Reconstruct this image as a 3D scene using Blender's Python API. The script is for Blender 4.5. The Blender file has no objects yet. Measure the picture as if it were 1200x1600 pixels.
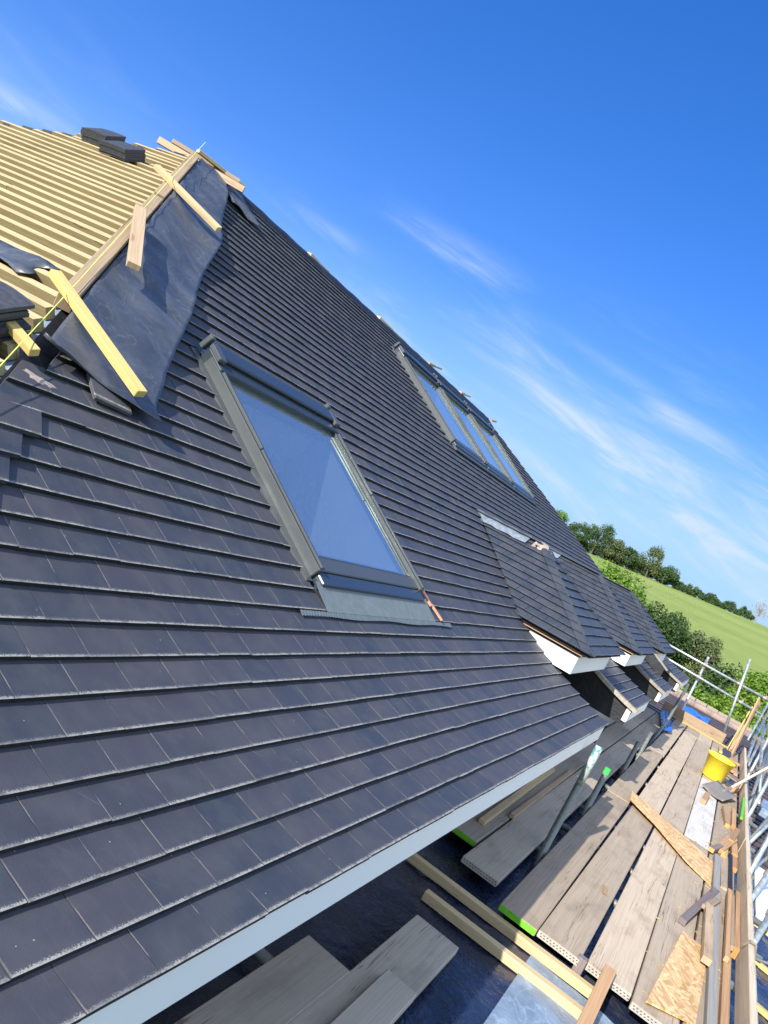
import bpy, bmesh, math, random
from mathutils import Vector, Matrix
rad = math.radians
rng = random.Random(7)
S = bpy.context.scene
COL = S.collection

# ------------------------------------------------------------------ camera
R = Vector((0.79213188, 0.40552326, 0.45615565))
U = Vector((-0.43166813, -0.1561389, 0.88841616))
F = Vector((-0.43149706, 0.90065061, -0.05136887))
C = Vector((0.53651019, -0.65688583, 0.94244135))
cd = bpy.data.cameras.new("camera")
cd.sensor_fit = 'VERTICAL'; cd.sensor_height = 24.0; cd.lens = 1241.4 * 24 / 1600
cd.clip_start = 0.02; cd.clip_end = 5000
cam = bpy.data.objects.new("camera", cd); COL.objects.link(cam)
m = Matrix((R, U, -F)).transposed().to_4x4(); m.translation = C
cam.matrix_world = m
S.camera = cam

# ------------------------------------------------------------------ sky, sun, exposure
SUN_TO = Vector((-0.28, -1.78, 1.0)).normalized()
SUN_EL = math.asin(SUN_TO.z)
SUN_ROT = math.atan2(SUN_TO.x, SUN_TO.y)
W = bpy.data.worlds.new("World"); S.world = W; W.use_nodes = True
nt = W.node_tree; N = nt.nodes; L = nt.links
N.clear()
def wn(t, **k):
    n = N.new(t)
    for a, b in k.items(): setattr(n, a, b)
    return n
def wmath(op, a, b=None, clamp=False):
    n = wn('ShaderNodeMath', operation=op, use_clamp=clamp)
    for i, v in enumerate((a, b)):
        if v is None: continue
        if isinstance(v, (int, float)): n.inputs[i].default_value = v
        else: L.new(v, n.inputs[i])
    return n.outputs[0]
sky = wn('ShaderNodeTexSky', sky_type='NISHITA', sun_disc=False)
sky.sun_elevation = SUN_EL; sky.sun_rotation = SUN_ROT
sky.air_density = 1.0; sky.dust_density = 0.0; sky.ozone_density = 3.0; sky.altitude = 50
hs = wn('ShaderNodeHueSaturation'); hs.inputs['Saturation'].default_value = 1.34
L.new(sky.outputs[0], hs.inputs['Color'])
gm = wn('ShaderNodeGamma'); gm.inputs[1].default_value = 0.75; L.new(hs.outputs[0], gm.inputs[0])
ti = wn('ShaderNodeMixRGB', blend_type='MULTIPLY'); ti.inputs[0].default_value = 1; L.new(gm.outputs[0], ti.inputs[1]); ti.inputs[2].default_value = (.62, .74, 1.27, 1)
tc = wn('ShaderNodeTexCoord'); sx = wn('ShaderNodeSeparateXYZ'); L.new(tc.outputs['Generated'], sx.inputs[0])
az = wmath('ARCTAN2', sx.outputs[0], sx.outputs[1])      # 0 straight along the eaves, negative to the left
el = wmath('ARCSINE', sx.outputs[2])
cb = wn('ShaderNodeCombineXYZ')
L.new(wmath('MULTIPLY', az, 3.2), cb.inputs[0])
L.new(wmath('ADD', wmath('MULTIPLY', el, 17.0), wmath('MULTIPLY', az, 2.6)), cb.inputs[1])
n1 = wn('ShaderNodeTexNoise'); n1.inputs['Scale'].default_value = 1.35; n1.inputs['Detail'].default_value = 9; n1.inputs['Roughness'].default_value = 0.62
n1.inputs['Distortion'].default_value = 0.5
L.new(cb.outputs[0], n1.inputs['Vector'])
def ramp(inp, a, b):
    r = wn('ShaderNodeMapRange', interpolation_type='SMOOTHSTEP'); r.inputs[1].default_value = a; r.inputs[2].default_value = b
    L.new(inp, r.inputs[0]); return r.outputs[0]
wis = ramp(n1.outputs['Fac'], 0.47, 0.78)
low = wmath('SUBTRACT', 1.0, ramp(el, rad(5), rad(19)))
right = ramp(az, rad(-50), rad(-12))
cloud = wmath('MULTIPLY', wmath('MULTIPLY', wis, low), wmath('ADD', 0.25, wmath('MULTIPLY', right, 0.75)))
def streak(a0, e0, slope, wid, half, amp):
    # one thin cloud: a band about the line el = e0 + slope*(az-a0), fading out along its length
    da = wmath('SUBTRACT', az, rad(a0))
    d = wmath('SUBTRACT', wmath('SUBTRACT', el, rad(e0)), wmath('MULTIPLY', da, slope))
    d = wmath('ADD', d, wmath('MULTIPLY', wmath('SUBTRACT', n1.outputs['Fac'], 0.5), rad(3.0)))
    g = wmath('SUBTRACT', 1.0, ramp(wmath('ABSOLUTE', d), 0.0, rad(wid)))
    h = wmath('SUBTRACT', 1.0, ramp(wmath('ABSOLUTE', da), 0.0, rad(half)))
    return wmath('MULTIPLY', wmath('MULTIPLY', wmath('MULTIPLY', g, h), amp), ramp(n1.outputs['Fac'], 0.3, 0.7))
for a in ((-29.5, 15.6, -0.02, 1.6, 8, 0.55), (-57.5, 9.4, -0.02, 1.0, 7, 0.6), (-38, 12.6, -0.05, 0.8, 5, 0.5), (-13, 12.6, -0.13, 0.9, 13, 0.6), (-5, 6.5, -0.12, 5.0, 22, 0.95), (-19, 9.5, -0.13, 1.6, 12, 0.6)):
    cloud = wmath('ADD', cloud, streak(*a), clamp=True)
hz = wn('ShaderNodeMixRGB'); L.new(wmath('MULTIPLY', wmath('SUBTRACT', 1.0, ramp(el, rad(-1), rad(15))), 0.9), hz.inputs[0]); L.new(ti.outputs[0], hz.inputs[1]); hz.inputs[2].default_value = (1.6, 2.75, 3.8, 1)
fill_veil = wmath('MULTIPLY', wmath('ADD', ramp(az, rad(16), rad(50)), wmath('SUBTRACT', 1.0, ramp(az, rad(-125), rad(-85)))), ramp(n1.outputs['Fac'], 0.15, 0.5), clamp=True)  # bright cloud outside the view, added as neutral fill for the shaded parts
fill_veil = wmath('MULTIPLY', fill_veil, ramp(el, rad(-4), rad(3)))
vz = wn('ShaderNodeMixRGB'); L.new(wmath('MULTIPLY', fill_veil, 0.85), vz.inputs[0]); vz.inputs[2].default_value = (4.6, 5.6, 7.4, 1)
L.new(hz.outputs[0], vz.inputs[1])
mx = wn('ShaderNodeMixRGB'); L.new(wmath('MULTIPLY', cloud, 0.85), mx.inputs[0]); 

mx.inputs[2].default_value = (2.9, 3.5, 4.1, 1); L.new(vz.outputs[0], mx.inputs[1])
bg = wn('ShaderNodeBackground'); bg.inputs[1].default_value = 0.13
L.new(mx.outputs[0], bg.inputs[0])
wo = wn('ShaderNodeOutputWorld'); L.new(bg.outputs[0], wo.inputs[0])
sd = bpy.data.lights.new("sun", 'SUN'); sd.energy = 4.4; sd.angle = rad(0.5); sd.color = (1.0, 0.95, 0.87)
sun = bpy.data.objects.new("sun", sd); COL.objects.link(sun)
sun.rotation_euler = SUN_TO.to_track_quat('Z', 'Y').to_euler()
S.view_settings.view_transform = 'Standard'; S.view_settings.look = 'None'
S.view_settings.exposure = 0.85; S.view_settings.gamma = 1.0
S.render.engine = 'CYCLES'
S.cycles.use_denoising = True; S.cycles.caustics_reflective = False; S.cycles.caustics_refractive = False
S.cycles.max_bounces = 8; S.cycles.transparent_max_bounces = 12

# ------------------------------------------------------------------ materials
class Mat:
    def __init__(s, name, rough=0.6, metal=0.0, spec=0.5):
        s.m = bpy.data.materials.new(name); s.m.use_nodes = True
        s.t = s.m.node_tree; s.b = s.t.nodes['Principled BSDF']
        s.b.inputs['Roughness'].default_value = rough; s.b.inputs['Metallic'].default_value = metal
        s.b.inputs['Specular IOR Level'].default_value = spec
    def n(s, t, ins=None, **k):
        n = s.t.nodes.new(t)
        for a, b in k.items(): setattr(n, a, b)
        for a, b in (ins or {}).items():
            if hasattr(b, 'is_output') or isinstance(b, bpy.types.NodeSocket): s.t.links.new(b, n.inputs[a])
            else: n.inputs[a].default_value = b
        return n
    def math(s, op, a, b=0.0, clamp=False):
        n = s.n('ShaderNodeMath', {0: a, 1: b}, operation=op); n.use_clamp = clamp; return n.outputs[0]
    def step(s, v, a, b, lo=0.0, hi=1.0):
        return s.n('ShaderNodeMapRange', {0: v, 1: a, 2: b, 3: lo, 4: hi}, interpolation_type='SMOOTHSTEP').outputs[0]
    def mix(s, f, a, b, blend='MIX'):
        return s.n('ShaderNodeMixRGB', {0: f, 1: a, 2: b}, blend_type=blend).outputs[0]
    def noise(s, vec, scale, detail=4, rough=0.55, dist=0.0):
        return s.n('ShaderNodeTexNoise', {'Vector': vec, 'Scale': scale, 'Detail': detail, 'Roughness': rough, 'Distortion': dist}).outputs['Fac']
    def uv(s): return s.n('ShaderNodeTexCoord').outputs['UV']
    def objco(s): return s.n('ShaderNodeTexCoord').outputs['Object']
    def pos(s): return s.n('ShaderNodeNewGeometry').outputs['Position']
    def island(s): return s.n('ShaderNodeNewGeometry').outputs['Random Per Island']
    def rnd(s): return s.n('ShaderNodeObjectInfo').outputs['Random']
    def scale(s, vec, x, y, z=1, off=None):
        mp = s.n('ShaderNodeMapping', {'Vector': vec, 'Scale': (x, y, z)})
        if off is not None: s.t.links.new(off, mp.inputs['Location'])
        return mp.outputs[0]
    def col(s, c): 
        if isinstance(c, tuple): s.b.inputs['Base Color'].default_value = c
        else: s.t.links.new(c, s.b.inputs['Base Color'])
        return s
    def rough(s, v): s.t.links.new(v, s.b.inputs['Roughness']); return s
    def bump(s, h, strength=0.3, dist=0.005):
        n = s.n('ShaderNodeBump', {'Height': h, 'Strength': strength, 'Distance': dist}); s.t.links.new(n.outputs[0], s.b.inputs['Normal']); return s
def c4(r, g, b): return (r, g, b, 1)

TW = 0.166                                     # tile width
def tile_mat(name, tint=(1, 1, 1), grit=1.0, joint=(.34, .29, .25)):
    M = Mat(name, 0.5, 0, 0.5)
    uv = M.uv(); u = M.n('ShaderNodeSeparateXYZ', {0: uv}); r = M.island(); p = M.pos()
    t = tint
    a = M.mix(r, c4(.033 * t[0], .040 * t[1], .053 * t[2]), c4(.058 * t[0], .055 * t[1], .064 * t[2]))
    n = M.noise(p, 260, 3); n2 = M.noise(p, 9, 5, .6); n3 = M.noise(p, 1.3, 3)
    a = M.mix(M.step(n2, .35, .7, 0, .32), a, c4(.078, .080, .090))
    a = M.mix(M.step(n3, .4, .7, 0, .25), a, c4(.033, .036, .052))
    # drawn streaks running down each tile
    st = M.noise(M.scale(uv, 190, 7, 1), 1.0, 3)
    a = M.mix(M.step(st, .55, .8, 0, .22), a, c4(.12, .118, .125))
    a = M.mix(M.step(n, .6, .85, 0, .3), a, c4(.115, .112, .11))
    # pale gritty lower edge
    e = M.math('ADD', u.outputs[1], M.math('MULTIPLY', M.math('SUBTRACT', M.noise(p, 330, 4, .75), .5), .030))
    gm = M.math('MULTIPLY', M.step(e, .0085, .002), M.step(M.noise(p, 40, 3), .3, .55, .35, 1))
    inside = M.step(u.outputs[1], -.001, 0.0005)
    gm = M.math('MULTIPLY', M.math('MULTIPLY', gm, inside), M.step(M.n('ShaderNodeTexWhiteNoise', {'W': r}, noise_dimensions='1D').outputs['Value'], -.3, .7, .25, 1.0))
    a = M.mix(M.math('MULTIPLY', gm, .8 * grit), a, c4(.40, .385, .34))
    # dusty side joints on some tiles
    jd = M.math('ADD', u.outputs[0], M.math('MULTIPLY', M.math('SUBTRACT', M.noise(p, 120, 3), .5), .003))
    jm = M.math('MULTIPLY', M.step(jd, .0034, .0012), M.step(M.noise(p, 14, 2), .40, .58))
    jm = M.math('MULTIPLY', jm, M.step(u.outputs[0], -.001, .0004))
    a = M.mix(M.math('MULTIPLY', jm, .55), a, c4(*joint))
    # scuffs and drag marks
    sc1 = M.noise(M.n('ShaderNodeMapping', {'Vector': p, 'Rotation': (.3, .2, .7), 'Scale': (1 / 4, 1 / 75, 1 / 20)}, vector_type='TEXTURE').outputs[0], 1.0, 5, .7)
    a = M.mix(M.math('MULTIPLY', M.step(sc1, .62, .72), M.step(M.noise(p, 2.2, 3), .45, .62, 0, .35)), a, c4(.21, .20, .19))
    # specks
    vor = M.n('ShaderNodeTexVoronoi', {'Vector': p, 'Scale': 34.0})
    sp = M.math('MULTIPLY', M.step(vor.outputs['Distance'], .060, .03), M.step(M.n('ShaderNodeSeparateColor', {0: vor.outputs['Color']}).outputs[0], .62, .66))
    a = M.mix(M.math('MULTIPLY', sp, .7), a, c4(.5, .49, .46))
    M.col(a)
    M.rough(M.step(n2, .3, .7, .52, .72))
    M.bump(M.math('ADD', n, M.math('MULTIPLY', gm, 1.5)), .25, .0016)
    return M.m
def plain(name, c, rough=.6, metal=0, var=.25, scale=20, bump=.0, spec=.5):
    M = Mat(name, rough, metal, spec); p = M.pos(); n = M.noise(p, scale, 5, .6)
    M.col(M.mix(M.step(n, .3, .75, 0, 1), c4(*c), c4(*[min(1, x * (1 + var)) for x in c])))
    M.rough(M.step(n, .3, .7, max(.02, rough - .07), min(1, rough + .1)))
    if bump: M.bump(n, bump, .003)
    return M.m
def wood(name, c1, c2, knots=.6, grain=1.0, rough=.75, dirt=0.0, island=False, green=0.0):
    # u runs along the length (metres), v across
    M = Mat(name, rough, 0, .3); uv = M.uv()
    r = M.island() if island else M.rnd()
    off = M.n('ShaderNodeCombineXYZ', {0: M.math('MULTIPLY', r, 37.0), 1: M.math('MULTIPLY', r, 11.0)}).outputs[0]
    v = M.scale(uv, 1, 1, 1, off)
    warp = M.noise(M.scale(v, 2.2, 9, 1), 1.0, 2)
    wv = M.n('ShaderNodeVectorMath', {0: v, 1: M.n('ShaderNodeCombineXYZ', {1: M.math('MULTIPLY', warp, .035)}).outputs[0]}, operation='ADD').outputs[0]
    g = M.noise(M.scale(wv, 1.4, 85, 1), 1.0, 4, .6)
    g2 = M.noise(M.scale(wv, 5, 330, 1), 1.0, 3, .6)
    a = M.mix(M.step(g, .22, .80), c4(*c1), c4(*c2))
    a = M.mix(M.step(g2, .55, .8, 0, .35 * grain), a, c4(*[x * .55 for x in c1]))
    tone = M.math('ADD', .72, M.math('MULTIPLY', r, .46))
    a = M.n('ShaderNodeVectorMath', {0: a, 3: tone}, operation='SCALE').outputs[0]
    vk = M.n('ShaderNodeTexVoronoi', {'Vector': M.scale(v, 2.3, 7.5, 1), 'Scale': 1.0})
    k = M.math('MULTIPLY', M.step(vk.outputs['Distance'], .13, .07), M.step(M.n('ShaderNodeSeparateColor', {0: vk.outputs['Color']}).outputs[0], .55, .6))
    a = M.mix(M.math('MULTIPLY', k, knots), a, c4(c1[0] * .42, c1[1] * .36, c1[2] * .30))
    if dirt:
        d = M.noise(M.scale(v, 2.5, 5, 1), 1.0, 6, .65)
        a = M.mix(M.step(d, .48, .72, 0, dirt), a, c4(c1[0] * .45, c1[1] * .43, c1[2] * .42))
        ck = M.noise(M.scale(wv, .8, 46, 1), 1.0, 2, .5)
        a = M.mix(M.math('MULTIPLY', M.step(M.math('ABSOLUTE', M.math('SUBTRACT', ck, .5)), .012, .003), M.step(M.noise(M.scale(v, 1.1, 6, 1), 1.0, 2), .48, .58, 0, .8)), a, c4(c1[0] * .25, c1[1] * .22, c1[2] * .2))
        ms = M.noise(M.scale(v, 9, 11, 1), 1.0, 6, .75)
        a = M.mix(M.step(ms, .66, .72, 0, dirt * 1.2), a, c4(min(.8, c2[0] * 1.35), min(.8, c2[1] * 1.42), min(.8, c2[2] * 1.5)))
        d2 = M.noise(M.scale(v, 16, 22, 1), 1.0, 3, .6)
        a = M.mix(M.step(d2, .70, .74, 0, dirt), a, c4(.05, .045, .04))
    M.col(a); M.bump(M.math('ADD', g, M.math('MULTIPLY', g2, .5)), .35 * grain, .002)
    return M.m
def dirty(name, c, d):
    M = Mat(name, .42); p = M.pos(); n = M.noise(p, 26, 6, .7); n2 = M.noise(M.scale(p, 60, 60, 8), 1.0, 3)
    a = M.mix(M.step(n, .56, .66, 0, .75), c4(*c), c4(*d)); a = M.mix(M.step(n2, .62, .75, 0, .4), a, c4(*[x * .6 for x in c]))
    M.col(a); M.rough(M.step(n, .4, .7, .35, .8)); return M.m
def osb_mat():
    M = Mat('osb_flakes', .65, 0, .3); uv = M.uv(); a = None
    for i, ang in enumerate((.2, 1.3, 2.3)):
        mp = M.n('ShaderNodeMapping', {'Vector': uv, 'Rotation': (0, 0, ang), 'Scale': (1 / 13, 1 / 55, 1), 'Location': (i * 3.1, i * 7.7, 0)}, vector_type='TEXTURE')
        v = M.n('ShaderNodeTexVoronoi', {'Vector': mp.outputs[0], 'Scale': 1.0, 'Randomness': 1.0})
        sc = M.n('ShaderNodeSeparateColor', {0: v.outputs['Color']})
        c = M.mix(sc.outputs[0], c4(.44, .25, .10), c4(.80, .55, .29))
        a = c if a is None else M.mix(M.step(sc.outputs[1], .5, .55), a, c)
    M.col(a); M.bump(M.noise(uv, 90, 3), .3, .002); return M.m
def membrane_mat(name, c, rough=.42, weave=True, spec=.5, wr=1.0, dustamt=.42):
    M = Mat(name, rough, 0, spec); uv = M.uv(); p = M.pos()
    n = M.noise(p, 6, 5, .6, .4); n2 = M.noise(p, 45, 4, .6)
    a = M.mix(M.step(n, .35, .7), c4(*c), c4(*[x * 1.55 for x in c]))
    a = M.mix(M.step(n2, .55, .8, 0, .35), a, c4(*[min(1, x * 2.4 + .01) for x in c]))
    dust = M.noise(M.scale(p, 3, 3, 3), 1.0, 6, .7, .8)
    a = M.mix(M.step(dust, .56, .75, 0, dustamt), a, c4(.20, .18, .155))
    M.col(a)
    cr = M.math('ABSOLUTE', M.math('SUBTRACT', M.noise(M.scale(p, 5, 3, 3), 1.0, 3, .5, 1.2), .5))
    crm = M.step(cr, .035, .0)
    h = M.math('ADD', M.math('MULTIPLY', n, 4.0 * wr), M.math('MULTIPLY', crm, .3))
    a = M.mix(M.math('MULTIPLY', crm, M.step(n2, .4, .6, .1, .3)), a, c4(*[min(1, x * 2.6 + .01) for x in c])); M.col(a)
    if weave:
        s2 = M.n('ShaderNodeSeparateXYZ', {0: uv})
        w = M.math('MULTIPLY', M.math('SINE', M.math('MULTIPLY', s2.outputs[0], 900)), M.math('SINE', M.math('MULTIPLY', s2.outputs[1], 900)))
        h = M.math('ADD', h, M.math('MULTIPLY', w, .06))
    M.bump(h, .5, .004); M.rough(M.step(n2, .3, .7, rough - .08, rough + .14))
    return M.m
def metal_tube(name):
    M = Mat(name, .42, .75, .5); p = M.pos(); n = M.noise(p, 14, 6, .7); n2 = M.noise(p, 70, 3)
    a = M.mix(M.step(n, .35, .7), c4(.40, .45, .45), c4(.56, .60, .59))
    a = M.mix(M.step(n2, .62, .75, 0, .6), a, c4(.17, .17, .16))
    M.col(a); M.rough(M.step(n, .3, .7, .35, .6)); return M.m
def painted_tube(name):
    M = Mat(name, .5, .3, .5); p = M.pos(); n = M.noise(p, 38, 5, .7); n2 = M.noise(M.scale(p, 60, 60, 14), 1.0, 3)
    a = M.mix(M.step(n, .47, .53), c4(.09, .30, .30), c4(.48, .50, .47))
    a = M.mix(M.step(n2, .56, .62), a, c4(.55, .55, .5)); M.col(a); return M.m
def leaf_mat(name, c1, c2):
    M = Mat(name, .55, 0, .35); r = M.island(); p = M.pos(); n = M.noise(p, .9, 3)
    f = M.math('ADD', M.math('MULTIPLY', r, .65), M.math('MULTIPLY', M.step(n, .3, .7), .35))
    M.col(M.mix(f, c4(*c1), c4(*c2)))
    M.b.inputs['Subsurface Weight'].default_value = 0.0
    tr = M.n('ShaderNodeBsdfTranslucent', {'Color': c4(c2[0] * 1.2, c2[1] * 1.35, c2[2] * .8)})
    mxs = M.n('ShaderNodeMixShader', {0: .28, 1: M.b.outputs[0], 2: tr.outputs[0]})
    M.t.links.new(mxs.outputs[0], M.t.nodes['Material Output'].inputs[0])
    return M.m
def field_mat():
    M = Mat('pasture_grass', .8, 0, .2); p = M.pos()
    n = M.noise(p, .035, 5, .6); n2 = M.noise(p, .5, 6, .7); n3 = M.noise(p, 4.0, 4, .7)
    tr = M.noise(M.scale(p, .02, .16, .3), 1.0, 4, .6)
    a = M.mix(M.step(n, .35, .65), c4(.215, .275, .055), c4(.29, .335, .085))
    a = M.mix(M.step(n2, .42, .72, 0, .6), a, c4(.165, .235, .045))
    a = M.mix(M.step(n3, .55, .8, 0, .4), a, c4(.33, .36, .13))
    a = M.mix(M.step(tr, .58, .72, 0, .05), a, c4(.33, .34, .14))
    M.col(a); M.bump(n3, .6, .3); return M.m
def glass_mat():
    M = Mat('window_glass', .02, 0, .5); p = M.pos()
    t = M.n('ShaderNodeBsdfTransparent', {'Color': c4(.78, .88, .97)})
    g = M.n('ShaderNodeBsdfGlossy', {'Color': c4(.80, 1, 1), 'Roughness': .02})
    lw = M.n('ShaderNodeFresnel', {0: 1.9})
    dn = M.noise(p, 55, 5, .7); dust = M.n('ShaderNodeBsdfDiffuse', {'Color': c4(.60, .66, .68)})
    m1 = M.n('ShaderNodeMixShader', {0: M.math('ADD', M.math('MULTIPLY', lw.outputs[0], .6), .33, True), 1: t.outputs[0], 2: g.outputs[0]})
    m2 = M.n('ShaderNodeMixShader', {0: M.step(dn, .3, .8, .07, .12), 1: m1.outputs[0], 2: dust.outputs[0]})
    M.t.links.new(m2.outputs[0], M.t.nodes['Material Output'].inputs[0]); return M.m

MT = dict(
    edge=plain('tile_tail_shade', (.010, .0105, .013), .7, 0, .8, 120),  # near-black on tile front faces paints in the shadow band under each course
    apron=plain('apron_sheet', (.115, .14, .15), .38, .35, .25, 25, .1),
    tile=tile_mat('slate_grey_tile'), dtile=tile_mat('dormer_tile', (.82, .98, 1.12), .35, (.008, .008, .01)),
    stack=plain('stacked_tile', (.035, .037, .045), .5, 0, .5, 60),
    batten=wood('pale_batten', (.40, .30, .155), (.52, .415, .24), .8, 1.0, dirt=.3, island=True),
    battenshade=wood('shaded_batten_side', (.21, .16, .07), (.29, .225, .11), .6, 1.0, dirt=.3, island=True),  # darker copy of the batten wood, shade painted on the down-slope sides
    newwood=wood('new_softwood', (.50, .365, .19), (.64, .50, .29), .95, 1.0, dirt=.22),
    yellow=wood('yellow_softwood', (.52, .375, .13), (.64, .49, .20), .9, .9, dirt=.2),
    offcut=wood('brown_offcut', (.36, .205, .105), (.53, .335, .19), .6, 1.0),
    orange=wood('orange_end_grain', (.46, .23, .07), (.58, .33, .12), .3, .6),
    hipwood=wood('weathered_hip_timber', (.36, .25, .155), (.50, .38, .25), .5, 1.2, dirt=.35),
    board=wood('weathered_board', (.40, .315, .225), (.52, .42, .315), .7, 1.0, dirt=.45),
    boardpale=wood('dusty_white_board', (.54, .50, .45), (.64, .61, .56), .4, .8, dirt=.35),
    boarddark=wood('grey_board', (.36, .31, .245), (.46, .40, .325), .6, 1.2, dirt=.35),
    greywood=wood('silvered_batten', (.33, .31, .29), (.47, .45, .42), .5, 1.0),
    darkwood=wood('dark_stained_timber', (.15, .12, .12), (.22, .18, .17), .4, .8),
    toe=wood('bleached_toe_board', (.50, .39, .27), (.62, .52, .39), .5, 1.3, dirt=.25),
    verge=wood('verge_timber', (.27, .235, .19), (.40, .35, .28), .4, 1.2, dirt=.4),
    osb=osb_mat(),
    memb=membrane_mat('woven_underlay', (.050, .056, .068), .40, True, .5, .6),
    memblue=membrane_mat('blue_black_membrane', (.012, .018, .040), .26, False, .6, 1.6),
    membgrey=membrane_mat('grey_blue_sheet', (.16, .21, .27), .30, False, .5, 1.0),
    membdark=membrane_mat('black_cheek_felt', (.010, .011, .014), .5, False, .4, 1.0, .08),
    white=plain('white_upvc', (.86, .87, .89), .5, 0, .0, .5),
    frame=plain('grey_aluminium', (.074, .082, .086), .42, .2, .06, 3),
    hood=plain('dark_grey_cover', (.040, .052, .068), .30, .25, .08, 3),
    inner=plain('inner_white_lining', (.84, .86, .88), .6, 0, .08, 5),
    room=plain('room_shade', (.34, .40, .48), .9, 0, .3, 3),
    glass=glass_mat(), lead=plain('new_lead', (.21, .245, .285), .40, .3, .4, 25, .2),
    mortar=plain('pink_mortar', (.25, .205, .175), .9, 0, .6, 45, .5),
    terracotta=plain('broken_tile_edge', (.42, .20, .12), .8, 0, .4, 80),
    galv=metal_tube('galvanised_tube'), paint=painted_tube('teal_splashed_tube'),
    galvdull=plain('weathered_tube', (.20, .215, .21), .5, .5, .5, 30),
    greencap=plain('green_cap', (.05, .52, .08), .5), lime=plain('lime_paint', (.13, .42, .02), .5, 0, .3, 50),
    tubedark=plain('dull_tube', (.16, .17, .155), .5, .5, .5, 30),
    band=plain('perforated_band', (.33, .305, .26), .7, 0, .4, 30),
    bucket=dirty('dirty_yellow_plastic', (.82, .66, .03), (.50, .44, .28)),
    blackp=plain('black_plastic', (.014, .014, .016), .4), steel=plain('worn_steel', (.25, .22, .18), .5, .25, .4, 40),
    ash=wood('pale_handle_wood', (.62, .50, .33), (.72, .62, .45), .1, .5),
    bluetarp=plain('blue_polythene', (.02, .11, .42), .3, 0, .8, 14, .4),
    string=plain('lime_string', (.62, .70, .12), .7), wall=plain('house_wall', (.30, .28, .25), .9, 0, .2, 12),
    soffit=plain('dark_soffit', (.05, .05, .055), .8), brownroof=tile_mat('brown_concrete_tile', (2.1, 1.35, .95), .3),
    pinkridge=plain('ridge_tile_pink', (.25, .18, .15), .8, 0, .4, 15), ground=plain('garden_soil', (.16, .15, .09), .95, 0, .4, 3),
    bark=plain('bark', (.09, .07, .05), .9, 0, .5, 8), field=field_mat(),
    leafA=leaf_mat('leaf_dark', (.022, .052, .014), (.085, .145, .035)), leafB=leaf_mat('leaf_bright', (.075, .15, .016), (.19, .31, .04)),
    leafC=leaf_mat('leaf_olive', (.07, .10, .035), (.17, .20, .085)), leafD=leaf_mat('leaf_hedge', (.085, .165, .016), (.22, .33, .04)),
    leafE=leaf_mat('leaf_far', (.030, .065, .020), (.085, .14, .04)), bare=plain('bare_twigs', (.23, .20, .17), .9),
    fence=wood('old_fence', (.26, .21, .15), (.36, .31, .24), .4, 1.0),
)

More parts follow.
